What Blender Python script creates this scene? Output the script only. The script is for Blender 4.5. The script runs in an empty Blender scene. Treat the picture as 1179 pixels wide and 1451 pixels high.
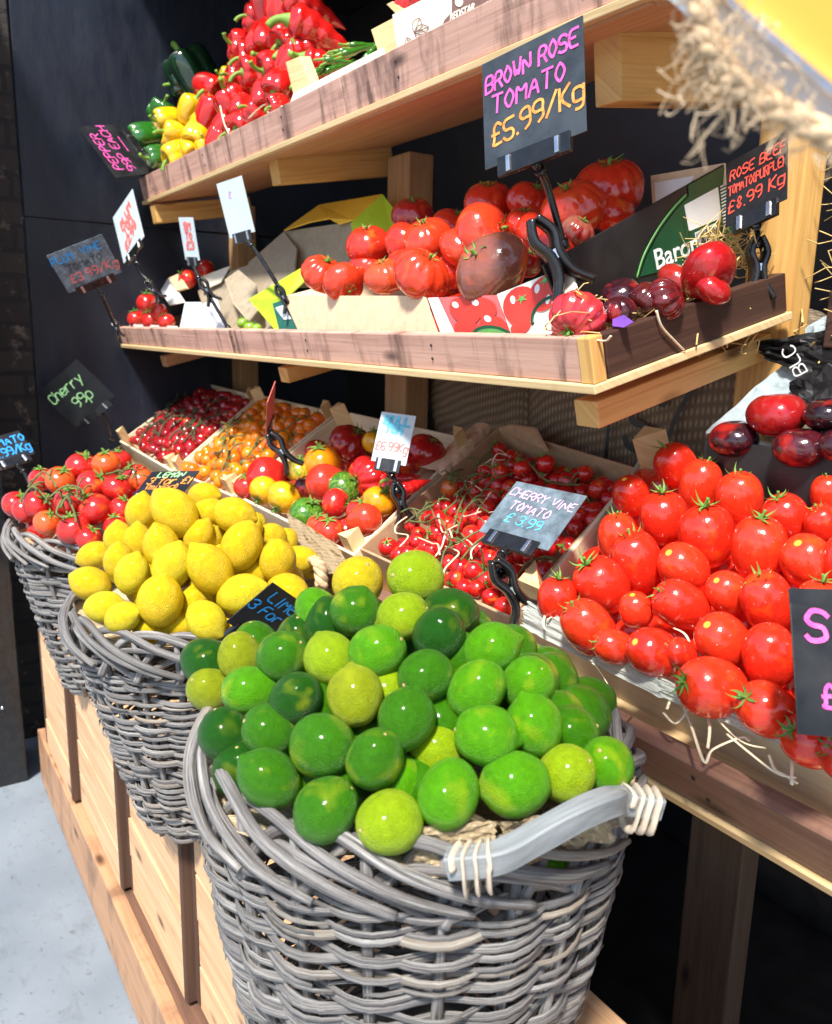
import bpy, bmesh, math, random
import numpy as np
from mathutils import Vector, Matrix, Quaternion
random.seed(7)
SC = bpy.context.scene
COL = SC.collection
R = math.radians
# ------------------------------------------------------------------ camera, world, sun, exposure
FPX, PX0, PY0 = 1180.0, 589.5, 725.5          # lens in pixels of the 1179 x 1451 photograph
def _n(v): v = np.array(v, float); return v/np.linalg.norm(v)
_xn = _n([-789, -270, 1180]); _dn = _n([-117, 5500, 1180])
AX = -_xn; AZ = _n(-(_dn-_xn*(_dn@_xn))); AY = np.cross(AZ, AX)
cam_d = bpy.data.cameras.new('camera'); cam = bpy.data.objects.new('camera', cam_d); COL.objects.link(cam)
right = Vector((AX[0], AY[0], AZ[0])); down = Vector((AX[1], AY[1], AZ[1])); fwd = Vector((AX[2], AY[2], AZ[2]))
cam.matrix_world = Matrix((right, -down, -fwd)).transposed().to_4x4()
cam_d.sensor_fit = 'HORIZONTAL'; cam_d.sensor_width = 36; cam_d.lens = 36*FPX/1179
cam_d.clip_start = 0.02; cam_d.clip_end = 500
cam_d.dof.use_dof = True; cam_d.dof.focus_distance = 1.05; cam_d.dof.aperture_fstop = 10
SC.camera = cam
SUN_DIR = Vector((0.42, -0.50, 0.95)).normalized()     # towards the sun
w = bpy.data.worlds.new('World'); SC.world = w; w.use_nodes = True
nt = w.node_tree; bg = nt.nodes['Background']
sky = nt.nodes.new('ShaderNodeTexSky'); sky.sky_type = 'NISHITA'; sky.sun_disc = False
sky.sun_elevation = math.asin(SUN_DIR.z); sky.sun_rotation = math.atan2(SUN_DIR.x, SUN_DIR.y)
nt.links.new(sky.outputs[0], bg.inputs[0]); bg.inputs[1].default_value = 0.12
sl = bpy.data.lights.new('sun', 'SUN'); sl.energy = 4.8; sl.angle = R(7.0); sl.color = (1, .95, .87)
so = bpy.data.objects.new('sun', sl); COL.objects.link(so)
so.rotation_euler = (-SUN_DIR).to_track_quat('-Z', 'Y').to_euler(); so.location = (2, -4, 5)
SC.view_settings.view_transform = 'Standard'; SC.view_settings.look = 'None'
SC.view_settings.exposure = 0.85; SC.view_settings.gamma = 1
SC.render.engine = 'CYCLES'; SC.cycles.use_denoising = True; SC.cycles.max_bounces = 6
SC.cycles.sample_clamp_indirect = 6

# ------------------------------------------------------------------ pixel -> place in the world
def ray(px, py):
    d = np.array([(px-PX0)/FPX, (py-PY0)/FPX, 1.0])
    return Vector((d@AX, d@AY, d@AZ))
def aty(px, py, y): r = ray(px, py); return r*(y/r.y)
def atx(px, py, x): r = ray(px, py); return r*(x/r.x)
def atz(px, py, z): r = ray(px, py); return r*(z/r.z)
def atd(px, py, d): return ray(px, py)*d
def depth(p): return p.dot(fwd)
def tilted(px, py, y0, z0, deg):
    a = R(deg); n = Vector((0, -math.sin(a), math.cos(a))); r = ray(px, py)
    return r*(Vector((0, y0, z0)).dot(n)/r.dot(n))
def view_dir(ang, toward=0.0):
    """a direction: ang degrees anticlockwise from right as seen by the viewer, leaning towards the viewer"""
    v = right*math.cos(R(ang)) - down*math.sin(R(ang)) - fwd*toward
    return v.normalized()

# ------------------------------------------------------------------ object helpers
def tag(o, label=None, cat=None, group=None, kind=None):
    if label: o['label'] = label
    if cat: o['category'] = cat
    if group: o['group'] = group
    if kind: o['kind'] = kind
    return o
def root(name, loc, label, cat, group=None):
    o = bpy.data.objects.new(name, None); COL.objects.link(o); o.location = loc
    o.empty_display_size = 0.05
    return tag(o, label, cat, group)
def origin_of(p):
    v = Vector((0, 0, 0))
    while p is not None: v = v+p.location; p = p.parent
    return v
def build(bm, name, mat, parent=None, smooth=False, loc=None):
    """link a bmesh holding world coordinates as ONE object"""
    base = origin_of(parent) if parent else Vector((0, 0, 0))
    off = loc if loc is not None else base
    if not parent and loc is None: off = Vector((0, 0, 0))
    bmesh.ops.translate(bm, vec=-off, verts=bm.verts)
    bmesh.ops.recalc_face_normals(bm, faces=bm.faces)
    me = bpy.data.meshes.new(name); bm.to_mesh(me); bm.free()
    for m in (mat if isinstance(mat, (list, tuple)) else [mat]): me.materials.append(m)
    if smooth:
        for p in me.polygons: p.use_smooth = True
    o = bpy.data.objects.new(name, me); COL.objects.link(o)
    if parent: o.parent = parent
    o.location = off-base if parent else off
    return o
def BM(): 
    b = bmesh.new(); b.loops.layers.uv.new('UVMap'); return b
def obox(bm, c, a, b, t, bevel=0.002, mi=0):
    """oriented box: centre c, full edge vectors a (length, grain), b, t"""
    c = Vector(c); a = Vector(a); b = Vector(b); t = Vector(t)
    vs = [bm.verts.new(c+a*(i-.5)+b*(j-.5)+t*(k-.5)) for i in (0, 1) for j in (0, 1) for k in (0, 1)]
    fs = [(0, 1, 3, 2), (4, 6, 7, 5), (0, 4, 5, 1), (2, 3, 7, 6), (0, 2, 6, 4), (1, 5, 7, 3)]
    faces = [bm.faces.new([vs[i] for i in f]) for f in fs]
    if bevel:
        es = list({e for f in faces for e in f.edges})
        r = bmesh.ops.bevel(bm, geom=es, offset=bevel, segments=2, affect='EDGES', profile=.6)
        faces = list({f for f in r['faces']} | {f for f in faces if f.is_valid})
        allv = {v for f in faces for v in f.verts}; faces = list({f for v in allv for f in v.link_faces})
    uv = bm.loops.layers.uv.active; la = a.normalized(); lb = b.normalized(); lt = t.normalized()
    so_, sv = random.uniform(0, 40), random.uniform(0, 40)
    for f in faces:
        f.material_index = mi
        for l in f.loops:
            d = l.vert.co-c
            l[uv].uv = (d.dot(la)+so_, d.dot(lb)+d.dot(lt)*0.9+sv)
def tube(bm, pts, rad, sides=8, flat=1.0, cap=True, mi=0, up=None):
    """swept tube; rad number or list; flat squashes the section along the local normal"""
    n = len(pts); rings = []
    uv = bm.loops.layers.uv.active
    prev = None; s = 0; ss = []
    for i, p in enumerate(pts):
        tg = (pts[min(i+1, n-1)]-pts[max(i-1, 0)])
        if tg.length < 1e-9: tg = Vector((0, 0, 1))
        tg.normalize()
        ref = up[i] if isinstance(up, list) else (up or (prev if prev else (Vector((0, 0, 1)) if abs(tg.z) < .9 else Vector((1, 0, 0)))))
        nn = ref-tg*ref.dot(tg)
        if nn.length < 1e-6: nn = tg.orthogonal()
        nn.normalize(); prev = nn
        bb = tg.cross(nn)
        rr = rad[i] if isinstance(rad, (list, tuple)) else rad
        rings.append([bm.verts.new(p+(nn*math.cos(2*math.pi*k/sides)*flat+bb*math.sin(2*math.pi*k/sides))*rr) for k in range(sides)])
        if i: s += (pts[i]-pts[i-1]).length
        ss.append(s)
    off = random.uniform(0, 50)
    for i in range(n-1):
        for k in range(sides):
            k2 = (k+1) % sides
            f = bm.faces.new((rings[i][k], rings[i][k2], rings[i+1][k2], rings[i+1][k])); f.smooth = True; f.material_index = mi
            for l, (ii, kk) in zip(f.loops, ((i, k), (i, k+1), (i+1, k+1), (i+1, k))): l[uv].uv = (ss[ii]+off, kk/sides*.05+off)
    if cap:
        for rg in (rings[0][::-1], rings[-1]):
            f = bm.faces.new(rg); f.material_index = mi
def quad_sheet(bm, pts, mi=0):
    f = bm.faces.new([bm.verts.new(p) for p in pts]); f.material_index = mi; return f
def prism(bm, poly, vec, mi=0):
    """polygon (world points) extruded by vec"""
    a = [bm.verts.new(p) for p in poly]; b = [bm.verts.new(p+vec) for p in poly]; n = len(poly)
    fs = [bm.faces.new(a[::-1]), bm.faces.new(b)]
    for i in range(n): fs.append(bm.faces.new((a[i], a[(i+1) % n], b[(i+1) % n], b[i])))
    u = (poly[1]-poly[0]).normalized(); nn = vec.normalized(); v = nn.cross(u)
    uv = bm.loops.layers.uv.active; so_ = random.uniform(0, 30)
    for f in fs:
        f.material_index = mi
        for l in f.loops:
            d = l.vert.co-poly[0]; l[uv].uv = (d.dot(u)+so_, d.dot(v)+d.dot(nn)*.9+so_)
def smooth_path(cp, n=6):
    out = []
    P = [cp[0]]+list(cp)+[cp[-1]]
    for i in range(1, len(P)-2):
        for k in range(n):
            t = k/n; a, b, c, d = P[i-1], P[i], P[i+1], P[i+2]
            out.append(.5*((2*b)+(c-a)*t+(2*a-5*b+4*c-d)*t*t+(3*b-a-3*c+d)*t**3))
    out.append(P[-2].copy()); return out

# ------------------------------------------------------------------ materials
def mat(name):
    m = bpy.data.materials.new(name); m.use_nodes = True
    t = m.node_tree; return m, t, t.nodes['Principled BSDF']
def N(t, ty, **kw):
    n = t.nodes.new(ty)
    for k, v in kw.items(): setattr(n, k, v)
    return n
def ramp(t, stops, fac=None):
    r = N(t, 'ShaderNodeValToRGB'); e = r.color_ramp.elements
    while len(e) > 1: e.remove(e[0])
    e[0].position = stops[0][0]; e[0].color = (*stops[0][1], 1) if len(stops[0][1]) == 3 else stops[0][1]
    for p, c in stops[1:]:
        k = e.new(p); k.color = (*c, 1)
    if fac is not None: t.links.new(fac, r.inputs[0])
    return r
def noise(t, vec, scale, detail=4, rough=.55, dist=0):
    n = N(t, 'ShaderNodeTexNoise'); n.inputs['Scale'].default_value = scale; n.inputs['Detail'].default_value = detail
    n.inputs['Roughness'].default_value = rough; n.inputs['Distortion'].default_value = dist
    if vec is not None: t.links.new(vec, n.inputs['Vector'])
    return n
def mixc(t, fac, a, b, mode='MIX'):
    m = N(t, 'ShaderNodeMix', data_type='RGBA', blend_type=mode)
    for s, v in ((0, fac), (6, a), (7, b)):
        if isinstance(v, (int, float)): m.inputs[s].default_value = v
        elif isinstance(v, (tuple, list)): m.inputs[s].default_value = (*v, 1) if len(v) == 3 else v
        else: t.links.new(v, m.inputs[s])
    return m.outputs[2]
def maprange(t, v, a, b, c=0., d=1.):
    m = N(t, 'ShaderNodeMapRange'); t.links.new(v, m.inputs[0])
    for i, x in enumerate((a, b, c, d)): m.inputs[i+1].default_value = x
    return m.outputs[0]
def bump(t, b, h, strength=.3, dist=.002):
    n = N(t, 'ShaderNodeBump'); n.inputs['Strength'].default_value = strength; n.inputs['Distance'].default_value = dist
    t.links.new(h, n.inputs['Height']); t.links.new(n.outputs[0], b.inputs['Normal'])
def mapping(t, src, scale=(1, 1, 1), loc=(0, 0, 0)):
    m = N(t, 'ShaderNodeMapping'); m.inputs['Scale'].default_value = scale; m.inputs['Location'].default_value = loc
    t.links.new(src, m.inputs['Vector']); return m.outputs[0]
def wood(name, light, dark, rough=.6, stain=None, stain_amt=.5, knots=True, cross=False):
    m, t, b = mat(name)
    uv = N(t, 'ShaderNodeTexCoord').outputs['UV']
    g1 = noise(t, mapping(t, uv, (2.2, 55, 1)), 1.0, 5, .6, 1.2)
    g2 = noise(t, mapping(t, uv, (7, 260, 1)), 1.0, 3, .6)
    g = N(t, 'ShaderNodeMath', operation='MULTIPLY_ADD'); t.links.new(g2.outputs[0], g.inputs[0]); g.inputs[1].default_value = .45; t.links.new(g1.outputs[0], g.inputs[2])
    c = ramp(t, [(.42, dark), (.62, tuple((x+y)/2 for x, y in zip(light, dark))), (.82, light)], g.outputs[0]).outputs[0]
    if knots:
        vo = N(t, 'ShaderNodeTexVoronoi'); vo.inputs['Scale'].default_value = 1.0; t.links.new(mapping(t, uv, (4.5, 13, 1)), vo.inputs['Vector'])
        k = maprange(t, vo.outputs['Distance'], .05, .17, 1, 0)
        c = mixc(t, k, c, tuple(x*.28 for x in dark))
    if stain:
        sn = noise(t, mapping(t, uv, (9, 5, 1) if not cross else (16, 3, 1)), 1.0, 6, .65, .4)
        s = maprange(t, sn.outputs[0], .50, .66, 0, stain_amt)
        c = mixc(t, s, c, stain)
    t.links.new(c, b.inputs['Base Color']); b.inputs['Roughness'].default_value = rough
    bump(t, b, g.outputs[0], .35, .0015)
    return m
def plain(name, col, rough=.5, var=.25, scale=30, bmp=0., metal=0., coord='Object', coat=0.):
    m, t, b = mat(name)
    tc = N(t, 'ShaderNodeTexCoord').outputs[coord]
    n = noise(t, tc, scale, 5, .6)
    c = mixc(t, maprange(t, n.outputs[0], .3, .7), tuple(x*(1-var) for x in col), tuple(min(1, x*(1+var)) for x in col))
    t.links.new(c, b.inputs['Base Color'])
    t.links.new(maprange(t, n.outputs[0], .3, .7, max(.02, rough-.1), min(1, rough+.1)), b.inputs['Roughness'])
    b.inputs['Metallic'].default_value = metal; b.inputs['Coat Weight'].default_value = coat
    if bmp: bump(t, b, n.outputs[0], bmp, .002)
    return m
def fruit(name, rough=.25, patch=None, patch_lo=.5, patch_hi=.7, patch_scale=14, pore=None, pore_str=.25, coat=.3, spot=None, spot_r=.1, streak=None, spec=.5):
    """fruit skin: the object's own colour, blotches of a second colour, pores, a blossom spot at the lower pole"""
    m, t, b = mat(name)
    oi = N(t, 'ShaderNodeObjectInfo'); tc = N(t, 'ShaderNodeTexCoord')
    ro = N(t, 'ShaderNodeVectorMath', operation='SCALE'); ro.inputs[0].default_value = (37, 91, 53); t.links.new(oi.outputs['Random'], ro.inputs['Scale'])
    ad = N(t, 'ShaderNodeVectorMath', operation='ADD'); t.links.new(tc.outputs['Object'], ad.inputs[0]); t.links.new(ro.outputs[0], ad.inputs[1])
    v = ad.outputs[0]; c = oi.outputs['Color']
    sm = noise(t, v, 3.5, 3)
    c = mixc(t, maprange(t, sm.outputs[0], .35, .7, 0, .45), c, mixc(t, .5, c, (0, 0, 0)))
    if patch:
        pn = noise(t, v, patch_scale*.08, 2, .5, .3)
        c = mixc(t, maprange(t, pn.outputs[0], patch_lo, patch_hi), c, patch)
    if streak:
        sn = noise(t, mapping(t, v, (9, 9, 1.2)), 1., 3, .6)
        c = mixc(t, maprange(t, sn.outputs[0], .48, .58), c, streak)
    if spot:
        d = N(t, 'ShaderNodeVectorMath', operation='DISTANCE'); t.links.new(tc.outputs['Object'], d.inputs[0]); d.inputs[1].default_value = spot[0]
        c = mixc(t, maprange(t, d.outputs['Value'], spot_r*.5, spot_r, 1, 0), c, spot[1])
    t.links.new(c, b.inputs['Base Color']); b.inputs['Roughness'].default_value = rough
    b.inputs['Coat Weight'].default_value = coat; b.inputs['Coat Roughness'].default_value = .12
    b.inputs['Specular IOR Level'].default_value = spec
    if pore:
        vo = N(t, 'ShaderNodeTexVoronoi'); vo.inputs['Scale'].default_value = pore; t.links.new(v, vo.inputs['Vector'])
        n2 = noise(t, v, pore*.35, 3)
        h = N(t, 'ShaderNodeMath', operation='ADD'); t.links.new(vo.outputs[0], h.inputs[0]); t.links.new(n2.outputs[0], h.inputs[1])
        bump(t, b, h.outputs[0], pore_str, .0026)
    else:
        bump(t, b, noise(t, v, 5, 2).outputs[0], .06, .03)
    return m

M = {}
M['board_top'] = wood('stained shelf board', (.62, .37, .285), (.40, .215, .165), .62, stain=(.11, .055, .042), stain_amt=.9, cross=True)
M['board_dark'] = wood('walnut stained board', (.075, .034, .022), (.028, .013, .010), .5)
M['board_mid'] = wood('brown stained board', (.22, .115, .075), (.105, .05, .034), .5, stain=(.03, .018, .014), stain_amt=.8)
M['ply'] = wood('pale ply edge', (.74, .55, .29), (.54, .34, .14), .6, knots=False)
M['under'] = wood('bare ply underside', (.58, .30, .15), (.40, .17, .075), .6, knots=False)
M['timber'] = wood('yellow pine timber', (.70, .42, .14), (.46, .22, .05), .55)
M['post_low_shade'] = wood('post wood darkened for shade', (.15, .09, .055), (.075, .042, .026), .6)  # shade under the lowest tray, put into the colour of the lower post
M['timber_dull'] = wood('dull pine post', (.46, .27, .13), (.28, .14, .06), .6)
M['crate_front'] = wood('pale crate slats', (.70, .43, .24), (.40, .21, .095), .6, stain=(.55, .33, .18), stain_amt=.3)
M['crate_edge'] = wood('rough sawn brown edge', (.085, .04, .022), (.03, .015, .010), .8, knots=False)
M['plinth'] = wood('brown plinth board', (.46, .26, .14), (.28, .135, .07), .55, stain=(.10, .055, .035), stain_amt=.6)
M['plinth_top'] = wood('brown plinth ledge', (.16, .085, .055), (.075, .038, .026), .5)
M['poplar'] = wood('poplar crate wood', (.83, .71, .50), (.70, .55, .34), .65, knots=False)
M['poplar_post'] = wood('crate corner post wood', (.80, .58, .30), (.60, .37, .15), .6, knots=False)
M['card'] = plain('brown cardboard', (.44, .28, .16), .75, .15, 60, .15)
M['card_pale'] = plain('pale cardboard', (.70, .50, .32), .75, .12, 50, .15)
M['card_grey'] = plain('grey brown cardboard', (.33, .27, .19), .8, .15, 50, .15)
M['white_card'] = plain('white card', (.80, .80, .80), .5, .05, 30)
M['cream'] = plain('cream printed card', (.88, .84, .70), .5, .03, 30)
M['ink_brown'] = plain('brown print', (.20, .11, .09), .6, .2, 80)
M['yellow_card'] = plain('yellow card', (.85, .50, .04), .5, .08, 30)
M['green_card'] = plain('lime green card', (.42, .60, .03), .45, .08, 30)
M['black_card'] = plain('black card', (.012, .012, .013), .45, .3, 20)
M['dkgreen'] = plain('dark green print', (.005, .075, .03), .4, .2, 30)
M['teal'] = plain('dark green lining', (.02, .12, .09), .4, .2, 30)
M['red_print'] = plain('red print', (.72, .04, .025), .4, .25, 18)
M['pink_print'] = plain('faded red print', (.62, .13, .13), .45, .3, 22)
M['leaf_print'] = plain('green print', (.10, .32, .08), .4, .3, 40)
M['black_plastic'] = plain('black plastic', (.010, .010, .011), .28, .3, 40, coat=.3)
M['steel'] = plain('bright steel', (.7, .7, .72), .25, .1, 40, metal=1.)
M['nail'] = plain('dark screw head', (.05, .045, .04), .4, .3, 80, metal=.6)
M['slate'] = plain('blackboard card', (.012, .013, .015), .42, .5, 18, .05)
M['slate_grey'] = plain('faded blackboard card', (.12, .16, .19), .25, .5, 45, .1)
M['slate_glare'] = plain('blackboard card greyed for glare', (.040, .048, .056), .30, .5, 14, .05)  # lighter grey base imitates glare on the big sign's card
M['faded'] = plain('sun bleached card', (.50, .58, .62), .35, .06, 20)
M['chalk_pink'] = plain('pink marker', (.90, .10, .42), .5, .38, 90)
M['chalk_orange'] = plain('orange marker', (.90, .30, .06), .5, .38, 90)
M['chalk_blue'] = plain('blue marker', (.02, .30, .75), .5, .38, 90)
M['chalk_red'] = plain('red marker', (.75, .08, .05), .5, .38, 90)
M['chalk_green'] = plain('green marker', (.40, .80, .35), .5, .38, 90)
M['chalk_white'] = plain('white marker', (.80, .80, .80), .5, .38, 90)
M['chalk_faint'] = plain('faded pink marker', (.66, .42, .60), .5, .38, 90)
M['chalk_cyan'] = plain('faded cyan marker', (.10, .52, .75), .5, .38, 90)
M['chalk_coral'] = plain('faded coral marker', (.72, .16, .14), .5, .38, 90)
M['stem_green'] = plain('green stem', (.16, .30, .035), .55, .35, 90, .2)
M['calyx'] = plain('tomato calyx', (.12, .24, .035), .6, .45, 80, .2)
M['vine'] = plain('vine stalk', (.10, .125, .035), .65, .4, 60, .2)
M['vine_dark'] = plain('dark vine stalk', (.055, .06, .025), .65, .4, 60, .2)
M['stem_scar'] = plain('dry stem end', (.36, .27, .10), .8, .3, 90)
M['straw'] = plain('straw', (.62, .45, .18), .7, .35, 40)
M['raffia'] = plain('raffia strand', (.80, .70, .48), .7, .15, 40)
M['tissue'] = plain('white tissue paper', (.70, .74, .68), .8, .06, 40, .2)
M['tissue_blue'] = plain('pale tissue paper', (.58, .68, .72), .75, .10, 25, .2)
M['black_paper'] = plain('crumpled black paper', (.022, .022, .024), .5, .4, 20, .3)
M['yellow_note'] = plain('yellow note', (.85, .66, .02), .6, .05, 30)

def m_black_wall():
    m, t, b = mat('black painted panel')
    tc = N(t, 'ShaderNodeTexCoord').outputs['Object']
    n1 = noise(t, mapping(t, tc, (1, 3.5, 1.4)), 2.2, 8, .65, .3); n2 = noise(t, mapping(t, tc, (1, 1, .35)), 22, 6, .7)
    c = ramp(t, [(.3, (.004, .006, .013)), (.6, (.008, .012, .024)), (.85, (.020, .027, .044))], n1.outputs[0]).outputs[0]
    vo = N(t, 'ShaderNodeTexVoronoi'); vo.inputs['Scale'].default_value = 26; t.links.new(tc, vo.inputs['Vector'])
    k = maprange(t, vo.outputs['Distance'], .03, .08, 1, 0); k2 = N(t, 'ShaderNodeMath', operation='MULTIPLY'); t.links.new(k, k2.inputs[0])
    t.links.new(maprange(t, n2.outputs[0], .60, .66), k2.inputs[1])
    c = mixc(t, k2.outputs[0], c, (.35, .34, .33))
    t.links.new(c, b.inputs['Base Color'])
    t.links.new(maprange(t, n2.outputs[0], .3, .7, .34, .55), b.inputs['Roughness'])
    bump(t, b, n2.outputs[0], .35, .004)
    return m
M['black_wall'] = m_black_wall()
def m_brick():
    m, t, b = mat('dark painted brick')
    tc = N(t, 'ShaderNodeTexCoord').outputs['Object']
    mp = N(t, 'ShaderNodeSeparateXYZ'); t.links.new(tc, mp.inputs[0]); cb = N(t, 'ShaderNodeCombineXYZ')
    t.links.new(mp.outputs[1], cb.inputs[0]); t.links.new(mp.outputs[2], cb.inputs[1])
    br = N(t, 'ShaderNodeTexBrick'); t.links.new(cb.outputs[0], br.inputs['Vector'])
    br.inputs['Scale'].default_value = 1; br.inputs['Brick Width'].default_value = .215; br.inputs['Row Height'].default_value = .075
    br.inputs['Mortar Size'].default_value = .008; br.inputs['Color1'].default_value = (.022, .018, .016, 1); br.inputs['Color2'].default_value = (.035, .027, .022, 1); br.inputs['Mortar'].default_value = (.012, .011, .011, 1)
    n = noise(t, tc, 18, 8, .7); k = maprange(t, n.outputs[0], .56, .68, 0, .8)
    c = mixc(t, k, br.outputs['Color'], (.20, .16, .12))
    t.links.new(c, b.inputs['Base Color']); b.inputs['Roughness'].default_value = .7
    h = N(t, 'ShaderNodeMath', operation='SUBTRACT'); t.links.new(n.outputs[0], h.inputs[0]); t.links.new(br.outputs['Fac'], h.inputs[1])
    bump(t, b, h.outputs[0], .6, .01)
    return m
M['brick'] = m_brick()
def m_concrete():
    m, t, b = mat('worn concrete floor')
    tc = N(t, 'ShaderNodeTexCoord').outputs['Object']
    n1 = noise(t, tc, 2.5, 8, .6); n2 = noise(t, tc, 40, 8, .7); n3 = noise(t, mapping(t, tc, (1.2, 2, 1)), 9, 10, .75, .5)
    c = ramp(t, [(.3, (.15, .182, .215)), (.7, (.225, .262, .30))], n1.outputs[0]).outputs[0]
    c = mixc(t, maprange(t, n3.outputs[0], .54, .72, 0, .5), c, (.095, .10, .11))
    c = mixc(t, maprange(t, n2.outputs[0], .58, .66, 0, .7), c, (.10, .10, .10))
    t.links.new(c, b.inputs['Base Color']); b.inputs['Roughness'].default_value = .55
    bump(t, b, n2.outputs[0], .25, .003)
    return m
M['concrete'] = m_concrete()
def m_wicker():
    m, t, b = mat('weathered grey willow')
    uv = N(t, 'ShaderNodeTexCoord').outputs['UV']; ob = N(t, 'ShaderNodeTexCoord').outputs['Object']
    n1 = noise(t, mapping(t, uv, (10, 230, 1)), 1., 6, .72); n2 = noise(t, mapping(t, uv, (7, 20, 1)), 1., 3, .5)
    c = ramp(t, [(.36, (.030, .027, .024)), (.48, (.19, .18, .17)), (.58, (.36, .35, .335)), (.70, (.62, .61, .59))], n1.outputs[0]).outputs[0]
    c = mixc(t, maprange(t, n2.outputs[0], .35, .65, 0, .65), c, (.11, .10, .105))
    n3 = noise(t, mapping(t, uv, (.7, .7, 1)), 1., 2)
    c = mixc(t, maprange(t, n3.outputs[0], .55, .68, 0, .45), c, (.40, .31, .20))
    c = mixc(t, maprange(t, n3.outputs[0], .46, .36, 0, .5), c, (.08, .075, .07))
    t.links.new(c, b.inputs['Base Color']); b.inputs['Roughness'].default_value = .55
    bump(t, b, n1.outputs[0], .9, .0022)
    return m
M['wicker'] = m_wicker()
M['binding'] = plain('pale willow binding', (.52, .44, .34), .5, .25, 60, .2)
M['handle'] = wood('grey washed handle wood', (.25, .27, .28), (.075, .082, .088), .6, knots=False)
def m_burlap(name, c1, c2, sc=420):
    m, t, b = mat(name)
    tc = N(t, 'ShaderNodeTexCoord').outputs['Object']
    wv = N(t, 'ShaderNodeTexWave', wave_type='BANDS', bands_direction='X'); wv.inputs['Scale'].default_value = sc/6.3; wv.inputs['Distortion'].default_value = 1.2; wv.inputs['Detail'].default_value = 2
    wv2 = N(t, 'ShaderNodeTexWave', wave_type='BANDS', bands_direction='DIAGONAL'); wv2.inputs['Scale'].default_value = sc/6.3; wv2.inputs['Distortion'].default_value = 1.2
    t.links.new(tc, wv.inputs['Vector']); t.links.new(mapping(t, tc, (-.3, 1, 1)), wv2.inputs['Vector'])
    mx = N(t, 'ShaderNodeMath', operation='MULTIPLY'); t.links.new(wv.outputs[1], mx.inputs[0]); t.links.new(wv2.outputs[1], mx.inputs[1])
    n = noise(t, tc, 30, 4)
    c = mixc(t, mx.outputs[0], c2, c1); c = mixc(t, maprange(t, n.outputs[0], .35, .7, 0, .4), c, c2)
    t.links.new(c, b.inputs['Base Color']); b.inputs['Roughness'].default_value = .9
    bump(t, b, mx.outputs[0], .6, .003)
    return m
M['burlap'] = m_burlap('pale hessian', (.82, .70, .48), (.52, .40, .24))
M['burlap_dark'] = m_burlap('brown hessian', (.42, .32, .23), (.16, .12, .08), 200)
# fruit skins
M['lime'] = fruit('lime skin', .27, patch=(.55, .60, .02), patch_lo=.56, patch_hi=.95, patch_scale=9, pore=36, pore_str=.8, coat=.14, spec=.30)
M['lemon'] = fruit('lemon skin', .34, patch=(.72, .62, .02), patch_lo=.55, patch_hi=.75, pore=30, pore_str=.7, coat=.03, spec=.28)
M['tomato'] = fruit('tomato skin', .16, patch=(.80, .16, .015), patch_lo=.60, patch_hi=.80, coat=.5)
M['plum'] = fruit('plum tomato skin', .16, patch=(.80, .075, .010), patch_lo=.58, patch_hi=.8, coat=.5)
M['plum_tip'] = fruit('plum tomato skin with pale tip', .16, patch=(.80, .075, .010), patch_lo=.58, patch_hi=.8, coat=.5, spot=((0, 0, -1.16), (.85, .62, .05)), spot_r=.17)
M['beef'] = fruit('beef tomato skin', .16, patch=(.80, .12, .015), patch_lo=.58, patch_hi=.8, coat=.5)
M['dark_tom'] = fruit('dark tomato skin', .14, patch=(.30, .012, .010), patch_lo=.50, patch_hi=.66, coat=.55)
M['stripe'] = fruit('striped green tomato skin', .18, streak=(.13, .27, .03), coat=.5)
M['pepper'] = fruit('pepper skin', .10, coat=.8, spec=.6)
M['chilli'] = fruit('chilli skin', .15, coat=.6)
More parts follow.
